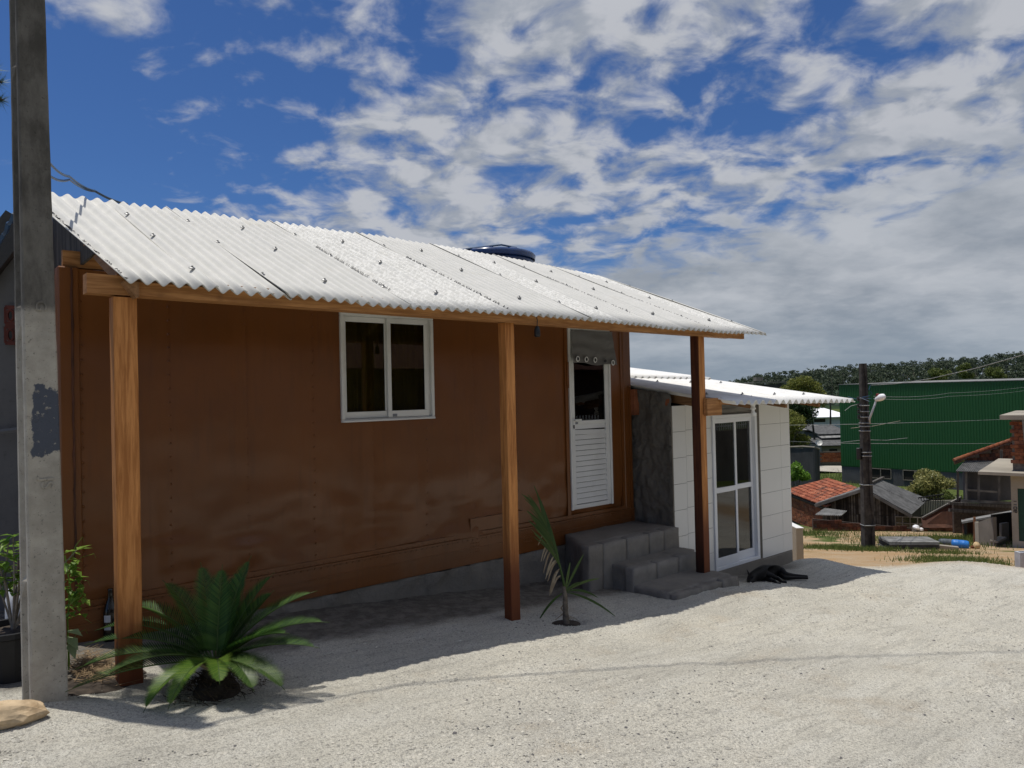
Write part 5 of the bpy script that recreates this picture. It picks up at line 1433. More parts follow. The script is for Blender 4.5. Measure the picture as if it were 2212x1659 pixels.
# ---- brick boundary wall, stepping along the lot
def boundary():
    A, B, C, D = at(1757, 1145, 41), at(1978, 1156, 41), at(2012, 1155, 41), at(2068, 1158, 40)
    A0 = at(1700, 1130, 44)
    z = -8.9
    t = thing('boundary_wall', 'low weathered red brick boundary wall at the back of the dirt lot', 'wall', (B.x, B.y, z))
    rr = random.Random(11)
    def run(P, Q, t0, t1, lim, mat):
        x, y, L = local_frame(P, Q); m = MB(); tp = min(t0, t1) - .08; q = Vector((P.x, P.y, 0)) + y * .03
        m.add([q + Vector((0, 0, z)), q + x * L + Vector((0, 0, z)), q + x * L + Vector((0, 0, t1 - .1)), q + Vector((0, 0, t0 - .1)), q + y * .1 + Vector((0, 0, z)), q + x * L + y * .1 + Vector((0, 0, z)), q + x * L + y * .1 + Vector((0, 0, t1 - .1)), q + y * .1 + Vector((0, 0, t0 - .1))], [(0, 1, 2, 3), (7, 6, 5, 4), (0, 3, 7, 4), (1, 5, 6, 2), (3, 2, 6, 7), (0, 4, 5, 1)])
        part('core', m, 'mortar_dark', t)
        bricks(t, P, Q, lambda u: t0 + (t1 - t0) * u / L + rr.choice((0, 0, 0, -.08)), z + .1, .40, .20, mat, .06, rr, lim)
    run(A, B, at(1757, 1117, 41).z, at(1978, 1138, 41).z, 150, 'brick_dark')
    run(at(1982, 1155, 40.8), at(2010, 1155, 40.8), at(1984, 1131, 40.8).z, at(1984, 1131, 40.8).z, 30, 'brick_dark'); run(at(2008, 1155, 40.8), at(2070, 1158, 40.2), at(2012, 1123, 40.8).z, at(2068, 1124, 40.2).z, 70, 'brick_dark')
    run(at(2072, 1158, 40), at(2106, 1160, 39.8), at(2072, 1124, 40).z, at(2106, 1126, 39.8).z, 40, 'brick_dark')
    m = MB(); p = at(1979, 1152, 40.6); m.box(p.x - .25, p.x + .25, p.y - .12, p.y + .12, z, at(1979, 1137, 40.6).z); part('pier', m, 'far_concrete', t)
    m = MB(); p = at(2071, 1152, 40); m.box(p.x - .13, p.x + .13, p.y - .12, p.y + .12, z, at(2071, 1118, 40).z); part('pier', m, 'far_concrete', t)
boundary()
m = MB(); c = at(1978, 1143, 40.2); m.lathe(c, [(.02, 0), (.17, .04), (.19, .12), (.10, .22), (.02, .24)], 9, (0, -.3, 1)); m.lathe(c + _r * .3 - Vector((0, 0, .1)), [(.02, 0), (.12, .04), (.10, .14), (.01, .18)], 8)
single('litter_bag', m, 'litter_white', 'bright white plastic bag caught on the low brick wall', 'bag', c)

# ---- right-hand two-storey house behind
def brick_house():
    d = 38; g = -9.2
    def Q(px, py, dd=d): return at(px, py, dd)
    t = thing('gable_house', 'two storey house with brick gable, corrugated awning and timber framed grey wall', 'house', Q(2120, 1130))
    m = MB(); a, b = Q(2060, 996, 38), Q(2230, 936, 39); bk = a * .13 - Vector((0, 0, .12)); m.quad_slab(a, b, b + bk, a + bk, .10); part('roof_deck', m, 'brown_dark', t)
    # row of clay tiles along the rake edge
    x = (b - a).normalized(); L = (b - a).length; n = 16
    tb = MB(); tb.tube([(0, 0, 0), (L / n * 1.05, 0, .02)], .085, 8); me = mesh('edge_tile', tb.v, tb.f, 'brick_orange')
    for i in range(n):
        p = a.lerp(b, i / n) + Vector((0, 0, .05)); zax = Vector((0, 0, 1)); y = zax.cross(x).normalized(); piece('edge_tile', me, t, frame_m(p, x, y, x.cross(y)))
    # brick gable
    p0, p1 = Q(2086, 1000, 38.4), Q(2230, 1000, 39.2); xx, yy, LL = local_frame(p0, p1); z0 = Q(2086, 1001, 38.4).z
    tops = lambda u: min(10, (a.z + (b.z - a.z) * ((u + .9) / 4.6)) - .2)
    m = MB(); q = Vector((p0.x, p0.y, 0)) + yy * .06; m.add([q + Vector((0, 0, z0 - 1)), q + xx * LL + Vector((0, 0, z0 - 1)), q + xx * LL + Vector((0, 0, tops(LL) - .1)), q + Vector((0, 0, tops(0)))], [(0, 1, 2, 3)]); part('gable_core', m, 'mortar_grey', t, fix=False)
    bricks(t, p0, p1, tops, z0 - .1, .30, .19, 'brick_dark', .06, random.Random(5), 90)
    m = MB(); m.bar(Q(2163, 1002, 38.2), Q(2163, 972, 38.2), .16, .12); part('gable_post', m, 'plank_wood', t)
    # corrugated awning
    aw = [Q(2066, 1018, 37.2), Q(2215, 1023, 37.6), Q(2215, 997, 38.5), Q(2086, 995, 38.3)]; m = MB(); m.quad_slab(*aw, .02)
    for i in range(34):
        u = i / 33; m.tube([aw[0].lerp(aw[1], u), aw[3].lerp(aw[2], u)], .032, 5)
    part('awning', m, 'old_sheet', t)
    # grey infill wall and timber frame
    m = MB(); panel_wall(m, Q(2084, 1050, 38.0), Q(2225, 1050, 38.6), Q(2084, 1086, 38).z, Q(2084, 1012, 38).z, .12, None); part('infill_wall', m, 'grey_block_wall', t)
    for px in (2069, 2087, 2114, 2158, 2190):
        m = MB(); m.bar(Q(px, 1083 if px != 2069 else 1082, 37.8), Q(px, 1015, 37.8), .13 if px != 2069 else .10, .10); part('timber_post', m, 'weathered_board' if px != 2069 else 'plank_wood', t)
    m = MB(); m.bar(Q(2086, 1058, 37.8), Q(2160, 1063, 37.85), .10, .10); part('rail', m, 'weathered_board', t)
    m = MB(); m.bar(Q(2076, 1082, 37.75), Q(2200, 1087, 37.9), .12, .14); part('sill_beam', m, 'weathered_board', t)
    for dz in (0, .35): 
        m = MB(); m.bar(Q(2050, 1087, 37.6) - Vector((0, 0, dz)), Q(2210, 1096, 37.8) - Vector((0, 0, dz)), .14, .14); part('floor_beam', m, 'plank_wood', t)
    m = MB(); panel_wall(m, Q(2060, 1100, 38.6), Q(2220, 1100, 39), g - 1, Q(2060, 1090, 38.6).z, .12, None); part('lower_wall', m, 'mortar_dark', t)
    m = MB(); m.add([Q(2084, 1086, 38.4), Q(2084, 1086, 44), Q(2084, 1005, 44), Q(2084, 1005, 38.4)], [(0, 1, 2, 3)]); part('side_wall', m, 'grey_block_wall', t, fix=False)
brick_house()
# leaning brown sheet fence in the yard
m = MB(); a, b, c, d_ = at(1992, 1121, 39.4), at(2076, 1076, 39.4), at(2079, 1140, 39.0), at(1996, 1140, 39.0); m.prism([a, b, c, d_], _f * .12); tt = thing('sheet_fence', 'brown rusty sheet fence with a sloping top behind the brick wall', 'fence', d_)
part('panel', m, 'rust_sheet', tt); m = MB(); m.bar(a + Vector((0, 0, .05)), b + Vector((0, 0, .05)), .12, .08); part('cap_rail', m, 'weathered_board', tt)
# dark iron gate between wooden house and sheet fence
def gate():
    a, b = at(1985, 1118, 47), at(2040, 1110, 47); t = thing('iron_gate', 'dark iron gate with scrolled top between the wooden house and the bush', 'gate', a)
    m = MB()
    for i in range(16):
        p = a.lerp(b, i / 15); m.bar(p - Vector((0, 0, .4)), p + Vector((0, 0, 1.0)), .05, .03)
    part('bars', m, 'hose_black', t); m = MB()
    for dz in (1.0, .1, 1.25): m.bar(a + Vector((0, 0, dz)), b + Vector((0, 0, dz)), .06, .06)
    part('rails', m, 'hose_black', t); m = MB()
    for i in range(9):
        c = a.lerp(b, (i + .5) / 9) + Vector((0, 0, 1.12)); m.tube([c + _r * .11 * math.cos(k) + Vector((0, 0, .11 * math.sin(k))) for k in np.linspace(0, 5.5, 10)], .02, 4)
    part('scrolls', m, 'hose_black', t)
    m = MB(); panel_wall(m, at(1960, 1118, 50), at(2075, 1112, 50), -10.2, at(2000, 1082, 50).z, .1, None); single('yard_paving', m, 'tan_render', 'pale sunlit wall seen through the iron gate', 'wall', at(1985, 1118, 50))
gate()
# lean-to sheet roof and its odds and ends
m = MB(); a, b = at(2077, 1127, 34.5), at(2190, 1106, 34.5); m.quad_slab(a, b, b + a * .06 + Vector((0, 0, .10)), a + a * .06 + Vector((0, 0, .10)), .09)
lt = thing('lean_to_roof', 'pale low lean-to roof sheet beside the concrete stub wall', 'roof', at(2120, 1150, 34.5)); part('sheet', m, 'pale_sheet', lt)
for px in (2086, 2180):
    m = MB(); p = at(px, 1126 if px == 2086 else 1108, 34.8); m.bar(p - Vector((0, 0, 2.0)), p - Vector((0, 0, .1)), .10, .10); part('prop', m, 'plank_wood', lt)
m = MB(); panel_wall(m, at(2082, 1150, 36), at(2195, 1150, 36), -9.5, at(2100, 1122, 36).z, .1, None); part('back_wall', m, 'rust_sheet', lt)
def stub():
    d = 31; t = thing('concrete_stub_wall', 'roofless grey rendered wall stub with a dark doorway', 'wall', at(2130, 1186, d))
    g = -7.6
    A, B, C, D = at(2106, 1150, 31.6), at(2146, 1150, 30.6), at(2168, 1150, 32.0), at(2106, 1131, 31.6)
    m = MB(); x, y, L = local_frame(A, B); z0, z1 = at(2106, 1130, 31.6).z, at(2146, 1117, 30.6).z; p = Vector((A.x, A.y, 0)); q = Vector((B.x, B.y, 0))
    m.prism([p + Vector((0, 0, g)), q + Vector((0, 0, g)), q + Vector((0, 0, z1)), p + Vector((0, 0, z0))], y * .16); part('front', m, 'far_concrete', t)
    m = MB(); panel_wall(m, at(2106, 1150, 31.58), at(2114, 1150, 31.38), g, z0 + .06, .18, None); part('end_pier', m, 'cream_render', t)
    m = MB(); panel_wall(m, at(2148, 1160, 30.7), at(2166, 1160, 31.2), g, at(2150, 1166, 30.7).z, .14, None); part('low_wall', m, 'far_concrete', t)
    m = MB(); m.bar(at(2147, 1170, 30.6), at(2166, 1161, 31.0), .30, .08); part('ledge', m, 'tan_render', t)
    m = MB(); panel_wall(m, at(2146, 1150, 33), at(2186, 1150, 33.5), g - .5, at(2150, 1112, 33).z, .1, None); part('dark_back', m, 'interior_dark', t)
    m = MB(); panel_wall(m, at(2164, 1150, 31.8), at(2180, 1150, 32.0), g, at(2164, 1131, 31.8).z, .1, None); part('side_panel', m, 'far_concrete', t)
    m = MB(); m.bar(at(2105, 1185, 31.7), at(2105, 1117, 31.7), .09, .09); part('corner_board', m, 'reddish_plank', t)
stub()
# ---- cream house with slab and brick upper floor at the right edge
def cream_house():
    d = 30; t = thing('cream_house', 'cream rendered house with concrete slab, brick upper wall and green door', 'house', at(2200, 1178, d))
    A = at(2185, 1100, 30); y = Vector((A.x, A.y, 0)).normalized(); x = Vector((y.y, -y.x, 0)); x = (x - y * .10).normalized(); y = Vector((-x.y, x.x, 0)); L = 5.0; p = Vector((A.x, A.y, 0))
    def bx(u0, u1, v0, v1, z0, z1):
        m = MB(); vs = [p + x * u + y * v + Vector((0, 0, z)) for z in (z0, z1) for (u, v) in ((u0, v0), (u1, v0), (u1, v1), (u0, v1))]
        m.add(vs, [(3, 2, 1, 0), (4, 5, 6, 7), (0, 1, 5, 4), (1, 2, 6, 5), (2, 3, 7, 6), (3, 0, 4, 7)]); return m
    zs = at(2185, 1025, 30).z; g = at(2188, 1178, 30).z - .6
    zd1, zd0 = at(2200, 1054, 30).z, at(2200, 1167, 30).z
    part('wall', bx(0, .22, 0, 6, g, zs - .02), 'cream_render', t); part('wall', bx(.22, L, 0, .15, g, zd0), 'cream_render', t); part('wall', bx(.22, L, .0, .15, zd1, zs - .02), 'cream_render', t); part('wall', bx(1.4, L, .0, .15, zd0 + .001, zd1 - .001), 'cream_render', t)
    dm = part('door', bx(.22, 1.4, .06, .12, zd0, zd1), 'green_door', t)
    for k in range(4): part('door_rib', bx(.30 + k * .28, .34 + k * .28, .045, .06, zd0, zd1), 'green_door', dm)
    part('slab', bx(-1.05, L, -.55, 6, zs, zs + .12), 'tan_render', t)
    zt = at(2185, 907, 30).z
    part('upper_wall', bx(.06, L, .30, 6, zs + .121, zt), 'mortar_grey', t)
    P0 = p + y * .26 + x * .0; rr = random.Random(6)
    bricks(t, P0 + Vector((0, 0, 0)), P0 + x * 3.4, lambda u: zt, zs + .125, .30, .155, 'brick_orange', .06, rr, 110)
    part('top_slab', bx(-.30, L, -.05, 6, zt + .01, zt + .19), 'tan_render', t)
    m = MB(); m.bar(p + x * .62 - y * .06 + Vector((0, 0, zs + .13)), p + x * .50 - y * .02 + Vector((0, 0, zt)), .10, .08); part('scaffold_post', m, 'weathered_board', t)
    # house number 1106, painted vertically
    k = .0; zc = at(2190, 1080, 30).z; dig = {'1': [(.5, 0, .5, 1)], '0': [(0, 0, 0, 1), (1, 0, 1, 1), (0, 0, 1, 0), (0, 1, 1, 1)], '6': [(0, 0, 0, 1), (0, 0, 1, 0), (1, 0, 1, .5), (0, .5, 1, .5), (0, 1, 1, 1)]}
    for ch in '1106':
        m = MB()
        for (x0, y0, x1, y1) in dig[ch]:
            a = p + x * (.08 + y0 * .0 + (1 - y0) * .10) - y * .012 + Vector((0, 0, zc - x0 * .09)); b = p + x * (.08 + (1 - y1) * .10) - y * .012 + Vector((0, 0, zc - x1 * .09)); m.bar(a, b, .022, .02)
        part('house_number', m, 'print_black', t); zc -= .135
cream_house()

# ---- dirt-lot objects
def stack():
    c = at(1962, 1184, 29); g = gz(c.x, c.y); t = thing('sheet_stack', 'low stack of old grey corrugated roofing sheets on the dirt lot', 'roofing stack', (c.x, c.y, g))
    x = (_r * .98 - _f * .12).normalized(); y = Vector((0, 0, 1)).cross(x); rr = random.Random(2)
    for k in range(8):
        m = MB(); o = Vector((c.x, c.y, g + .05 + k * .045)) + x * rr.uniform(-.05, .05) + y * rr.uniform(-.04, .04); n = 40
        for i in range(n + 1):
            v = -.5 + i / n; h = .022 * math.sin(i * math.pi / 2)
            for u in (-.92, .92): m.v.append(tuple(o + x * u + y * v * 1.1 + Vector((0, 0, h))))
        for i in range(n): m.f.append((2 * i, 2 * i + 1, 2 * i + 3, 2 * i + 2))
        s = part('sheet', m, 'old_sheet' if k != 7 else 'pale_sheet', t, fix=False)
        sl = s.modifiers.new('th', 'SOLIDIFY'); sl.thickness = .012
stack()
def barrel(label, px, py, d, az, mat, r, h):
    c = at(px, py, d); c.z = gz(c.x, c.y) + r * .92
    a = (_r * math.cos(az) - _f * math.sin(az) + Vector((0, 0, -.05))).normalized()
    t = thing('barrel', label, 'barrel', (c.x, c.y, c.z - r), 0, 'plastic drums lying on the dirt lot')
    m = MB(); m.lathe(c - a * h / 2, [(r * .80, 0), (r * .97, .05), (r, .12), (r, h * .3), (r * 1.03, h * .33), (r, h * .36), (r, h * .66), (r * 1.03, h * .69), (r, h * .72), (r * .97, h - .06), (r * .84, h)], 22, a); part('body', m, mat, t, smooth=True)
    m = MB(); m.lathe(c + a * (h / 2) + Vector((0, 0, -r * .3)), [(.045, -.01), (.045, .012), (.03, .016)], 12, a); part('bung', m, 'hose_black', t)
barrel('blue plastic drum lying on its side in the dirt lot', 2074, 1176, 29.5, .35, 'barrel_blue', .175, .58)
barrel('dark grey drum lying behind the blue drum', 2046, 1171, 30.6, .15, 'barrel_grey', .16, .60)
c = at(2110, 1183, 29.2); c.z = gz(c.x, c.y) + .13; m = MB(); m.lathe(c, [(.145, 0), (.15, .012), (.10, .018), (.075, .03), (.07, .075), (.01, .085)], 24, (-_f + _r * .1 + Vector((0, 0, .35))))
single('straw_hat', m, 'straw_hat', 'round straw hat propped on the dirt by the concrete stub wall', 'hat', (c.x, c.y, c.z - .13), smooth=True)
c = at(2020, 1186, 28.8); c.z = gz(c.x, c.y); m = MB(); m.bar(c + Vector((0, 0, .12)), c + _r * .75 - _f * .25 + Vector((0, 0, .06)), .25, .14); single('wooden_box', m, 'tan_render', 'pale wooden box lying tilted in the grass before the drums', 'box', c)
c = at(2098, 1182, 29.4); c.z = gz(c.x, c.y); m = MB(); m.bar(c + Vector((0, 0, .05)), c + _r * .28 + Vector((0, 0, .05)), .12, .10); single('loose_brick', m, 'brick_orange', 'single orange brick lying between the blue drum and the straw hat', 'brick', c)
def near_block():
    c = at(2212, 1231, 12.6); c.z = gz(c.x, c.y); t = thing('concrete_block', 'pale grey hollow concrete block standing at the right edge of the yard', 'concrete block', c)
    m = MB(); x = _r; y = _f
    def bb(u0, u1, v0, v1, z0, z1): 
        vs = [c + x * u + y * v + Vector((0, 0, z)) for z in (z0, z1) for (u, v) in ((u0, v0), (u1, v0), (u1, v1), (u0, v1))]
        m.add(vs, [(3, 2, 1, 0), (4, 5, 6, 7), (0, 1, 5, 4), (1, 2, 6, 5), (2, 3, 7, 6), (3, 0, 4, 7)])
    bb(-.06, .33, 0, .03, -.05, .30); bb(-.06, .33, .11, .14, -.05, .30); bb(-.06, -.03, .031, .109, -.05, .30); bb(.12, .15, .031, .109, -.05, .30); bb(.30, .33, .031, .109, -.05, .30)
    part('shell', m, 'label_white', t)
near_block()
pts = []
for px, py in ((2128, 1215), (2150, 1219), (2180, 1224), (2200, 1226), (2216, 1221)):
    p = at(px, py, 14.5); p.z = gz(p.x, p.y) + .02; pts.append(p)
m = MB(); m.tube(pts, .012, 5); single('garden_hose', m, 'hose_black', 'thin black hose lying across the orange dirt at the right', 'hose', pts[0])
# low white wall behind the annex
a, b = at(1700, 1160, 13.6), at(1735, 1160, 12.8); m = MB(); panel_wall(m, a, b, -4.0, at(1742, 1146, 12.6).z, .12, None)
lw = thing('low_wall', 'short pale rendered wall sticking out behind the tiled annex', 'wall', (b.x, b.y, gz(b.x, b.y))); part('body', m, 'cream_render', lw)
m = MB(); panel_wall(m, a - _f * .02, b - _f * .02 + _r * .01, at(1742, 1146, 12.6).z + .001, at(1742, 1146, 12.6).z + .012, .13, None); part('coping', m, 'white_plastic', lw)

# ---- valley houses seen left of the warehouse
def small_house(name, label, pts, d, dd, wall, roof, z0, zt, ov=.4, rise=.9, cat='house', plank=False):
    """box house: facade from pts[0] to pts[1] px, depth dd, mono-pitch roof"""
    A, B = at(pts[0], 900, d), at(pts[1], 900, d * 1.0); x, y, L = local_frame(A, B); p = Vector((A.x, A.y, 0)); t = thing(name, label, cat, (A.x, A.y, z0))
    m = MB(); vs = [p + x * u + y * v + Vector((0, 0, z)) for z in (z0, zt) for (u, v) in ((0, 0), (L, 0), (L, dd), (0, dd))]
    m.add(vs, [(3, 2, 1, 0), (0, 1, 5, 4), (1, 2, 6, 5), (2, 3, 7, 6), (3, 0, 4, 7)]); part('wall', m, wall, t)
    m = MB(); m.quad_slab(p - x * ov - y * ov + Vector((0, 0, zt + .02)), p + x * (L + ov) - y * ov + Vector((0, 0, zt + .02)), p + x * (L + ov) + y * dd + Vector((0, 0, zt + rise)), p - x * ov + y * dd + Vector((0, 0, zt + rise)), .12); part('roof', m, roof, t)
    return t, p, x, y, L
def zat(px, py, d): return at(px, py, d).z
t, p, x, y, L = small_house('white_roof_shed', 'far shed with a bright white roof and pale blue wall', (1746, 1830), 132, 12, 'pale_blue_wall', 'white_roof', -13, zat(1770, 901, 132), .8, 1.3, 'shed')
m = MB(); q = p - y * .05; m.add([q + x * 1.0 + Vector((0, 0, zat(1770, 912, 132))), q + x * 3.0 + Vector((0, 0, zat(1770, 912, 132))), q + x * 3.0 + Vector((0, 0, zat(1770, 905, 132))), q + x * 1.0 + Vector((0, 0, zat(1770, 905, 132)))], [(0, 1, 2, 3)]); part('window', m, 'interior_dark', t, fix=False)
t, p, x, y, L = small_house('board_house', 'grey weathered board house below the white roofed shed', (1738, 1782), 112, 7, 'weathered_board', 'pale_sheet', -12, zat(1760, 928, 112), .5, .8)
for k in range(8):
    m = MB(); z = zat(1760, 960 - k * 4.2, 112); q = p - y * .06; m.bar(q + Vector((0, 0, z)), q + x * L + Vector((0, 0, z)), .05, .05); part('weatherboard', m, 'weathered_board', t)
t, p, x, y, L = small_house('brown_house', 'small brown house with a sagging tin awning beside the warehouse', (1772, 1830), 105, 6, 'dark_render', 'old_sheet', -12, zat(1790, 937, 105), .5, .9)
m = MB(); z = zat(1790, 943, 105); q = p - y * 1.4; m.quad_slab(q - x * .5 + Vector((0, 0, z - .1)), q + x * 4 + Vector((0, 0, z)), q + x * 4 + y * 1.3 + Vector((0, 0, z + .3)), q - x * .5 + y * 1.3 + Vector((0, 0, z + .25)), .1); part('awning', m, 'pale_sheet', t)
t, p, x, y, L = small_house('white_cottage', 'small pale cottage with a dark window behind the brick street wall', (1773, 1830), 101, 4, 'tan_render', 'old_sheet', -12, zat(1790, 962, 101), .4, .8)
m = MB(); q = p - y * .05; u0 = 1.0; m.add([q + x * u0 + Vector((0, 0, zat(1790, 975, 101))), q + x * (u0 + 1.1) + Vector((0, 0, zat(1790, 975, 101))), q + x * (u0 + 1.1) + Vector((0, 0, zat(1790, 970, 101))), q + x * u0 + Vector((0, 0, zat(1790, 970, 101)))], [(0, 1, 2, 3)]); part('window', m, 'interior_dark', t, fix=False)
def street_wall():
    A, B = at(1772, 990, 98), at(1830, 990, 98); t = thing('street_wall', 'orange brick wall along the far street beside the warehouse', 'wall', (A.x, A.y, -11.5))
    zt, z0 = zat(1790, 975, 98), zat(1790, 998, 98); x, y, L = local_frame(A, B)
    m = MB(); panel_wall(m, A + y * .06, B + y * .06, z0 - 1, zt - .02, .15, None); part('core', m, 'mortar_grey', t); bricks(t, A, B, lambda u: zt, z0, .5, .24, 'brick_orange', .08, random.Random(9), 60)
    # pale road before it
    m = MB(); q = Vector((A.x, A.y, 0)); zr = zat(1790, 1008, 97)
    m.add([at(1740, 1006, 97.5), at(1860, 1006, 97.5), at(1860, 1022, 92), at(1740, 1016, 92)], [(0, 1, 2, 3)]); o = part('road', m, 'road_pale', None, fix=False, kind='structure')
street_wall()
def curved_wall():
    t = thing('curved_wall', 'dark curved garden wall beside the far street', 'wall', at(1760, 1000, 76)); pts = [at(1690, 968, 80), at(1735, 966, 77), at(1760, 968, 75), at(1770, 972, 76), at(1768, 972, 80)]
    m = MB()
    for a, b in zip(pts[:-1], pts[1:]): panel_wall(m, a, b, -11.8, (a.z + b.z) / 2, .2, None)
    part('body', m, 'dark_render', t); m = MB(); m.tube([q + Vector((0, 0, .08)) for q in pts], .10, 5); part('coping', m, 'far_concrete', t)
curved_wall()
m = MB(); c = at(1722, 957, 0.0001); c = at(1720, 958, 74); 
def dish():
    c = at(1719.5, 955.5, 100); c = at(1720, 956, 100)
    c = at(1770 - 1, 956, 100); t = thing('satellite_dish', 'small white satellite dish on the roof above the street wall', 'satellite dish', c)
    m = MB(); m.lathe(c, [(.05, .10), (.30, .06), (.45, -.02), (.46, .0), (.30, .085), (.02, .13)], 16, (_f + _r * .3 - Vector((0, 0, .5)))); part('reflector', m, 'white_plastic', t); m = MB(); m.tube([c, c - Vector((0, 0, .9))], .04, 5); part('mast', m, 'steel_grey', t)
dish()
def far_pole(label, x0, y0, x1, y1, d):
    t = thing('wooden_pole', label, 'pole', at(x1, y1, d)); m = MB(); a, b = at(x0, y0, d), at(x1, y1, d); m.tube([b, a], [.17, .11], 7); part('shaft', m, 'pole_dark', t); m = MB(); m.bar(a + _r * .7 - Vector((0, 0, .5)), a - _r * .7 - Vector((0, 0, .5)), .10, .10); part('crossarm', m, 'pole_dark', t)
far_pole('leaning dark utility pole in front of the grey board house', 1753, 893, 1762, 972, 104)
far_pole('thin grey utility pole in front of the white roofed shed', 1794, 867, 1794, 925, 125)
# skyline building under construction
def skyline():
    t = thing('skyline_building', 'unfinished grey concrete building on the skyline', 'building', at(1660, 838, 300))
    def bx(a, b, d, d2):
        A, B = at(a[0], a[1], d), at(b[0], b[1], d); x, y, L = local_frame(A, B); m = MB(); q = Vector((A.x, A.y, 0)); vs = [q + x * u + y * v + Vector((0, 0, z)) for z in (min(A.z, B.z), max(A.z, B.z)) for (u, v) in ((0, 0), (L, 0), (L, d2), (0, d2))]
        m.add(vs, [(3, 2, 1, 0), (4, 5, 6, 7), (0, 1, 5, 4), (1, 2, 6, 5), (2, 3, 7, 6), (3, 0, 4, 7)]); return m
    part('floor_slab', bx((1628, 828), (1708, 823.5), 300, 12), 'far_concrete', t); part('lower_block', bx((1632, 846), (1706, 829), 301, 10), 'dark_render', t); part('stair_tower', bx((1634, 823), (1648, 814.5), 302, 4), 'far_concrete', t)
    for px in (1655, 1668, 1680, 1692): part('column', bx((px, 823), (px + 1.6, 820.5), 300.5, .4), 'far_concrete', t)
skyline()

# ---- trees of the middle distance
b = at(1738, 900, 118); b.z = -11
tree('yellow_tree', 'big yellow green tree rising behind the annex roof', b, 13, [(_r.x * u + 0, _r.y * u, z, r) for u, z, r in ((-2.4, 10.4, 1.5), (-1.2, 11.4, 1.5), (.2, 11.8, 1.4), (1.4, 10.8, 1.5), (2.4, 9.8, 1.2), (-3.0, 9.2, 1.4), (.6, 9.8, 1.6), (-.8, 9.6, 1.7), (2.2, 8.6, 1.4), (-2, 8, 1.5), (0, 8, 1.8))], None, 'tree_leaf_yellow', 9000, .17, 'pale_bark', trunk_r=.3, seed=3)
b = at(1712, 960, 92); b.z = -11
tree('feathery_tree', 'feathery yellow green tree beside the white tiled annex wall', b, 7.5, clumps(1.9, 1.9, 2.2, 14, .8, 1.3, 5.2, 5), None, 'tree_leaf_yellow', 7000, .15, 'pale_bark', trunk_r=.18, seed=4)
b = at(1716, 900, 100); b.z = -11
tree('dark_tree', 'dark green tree behind the feathery tree under the annex eave', b, 10, clumps(2.8, 2.2, 2.0, 16, .9, 1.5, 7.6, 6), None, 'tree_leaf_dark', 7000, .17, 'bark', trunk_r=.22, seed=7)
b = at(1722, 1050, 60); b.z = -10.6
tree('bright_shrub', 'bright green broad leaved shrub above the tile roof', b, 4.2, clumps(1.25, 1.1, .55, 14, .30, .55, 3.7, 8), None, 'tree_leaf_bright', 4200, .12, 'bark', trunk_r=.09, seed=8, cat='shrub')
b = at(1716, 1060, 58); b.z = -10.6
tree('dark_shrub', 'dark green bush below the bright shrub, behind the tile roof', b, 2.6, clumps(1.6, 1.2, .8, 16, .45, .8, 1.7, 9), None, 'tree_leaf_dark', 5200, .12, 'bark', trunk_r=.09, seed=9, cat='shrub')
b = at(2014, 1080, 58); b.z = -10.6
tree('flowering_bush', 'large rounded olive bush with pale tips before the grey warehouse base', b, 3.6, clumps(1.75, 1.4, .95, 26, .5, .85, 2.55, 10), None, 'citrus_leaf', 10000, .10, 'bark', trunk_r=.12, seed=10, cat='bush')
b = at(2055, 1095, 56); b.z = -10.6
tree('small_bush', 'small olive bush at the foot of the timber framed house', b, 2.2, clumps(1.0, .8, .7, 10, .35, .55, 1.8, 12), None, 'tree_leaf_olive', 3000, .09, 'bark', trunk_r=.07, seed=12, cat='bush')
for i, (px, py, d, s) in enumerate(((2030, 800, 190, 1), (2090, 806, 210, 1.1), (2150, 803, 200, 1.0), (1990, 812, 180, .8))):
    b = at(px, 835, d); b.z = -11; hh = 14.5 * s
    tree('roadside_tree', ['leafy tree just showing above the warehouse roof left of centre', 'leafy tree above the warehouse roof, second from the right', 'rightmost leafy tree above the warehouse roof', 'lowest tree top behind the warehouse roof near the street light pole'][i], b, hh, clumps(2.6, 2.4, 1.4, 10, .9, 1.5, hh - 1.5, 20 + i), None, 'tree_leaf_olive', 2500, .25, 'bark', group='trees behind the warehouse', seed=20 + i)

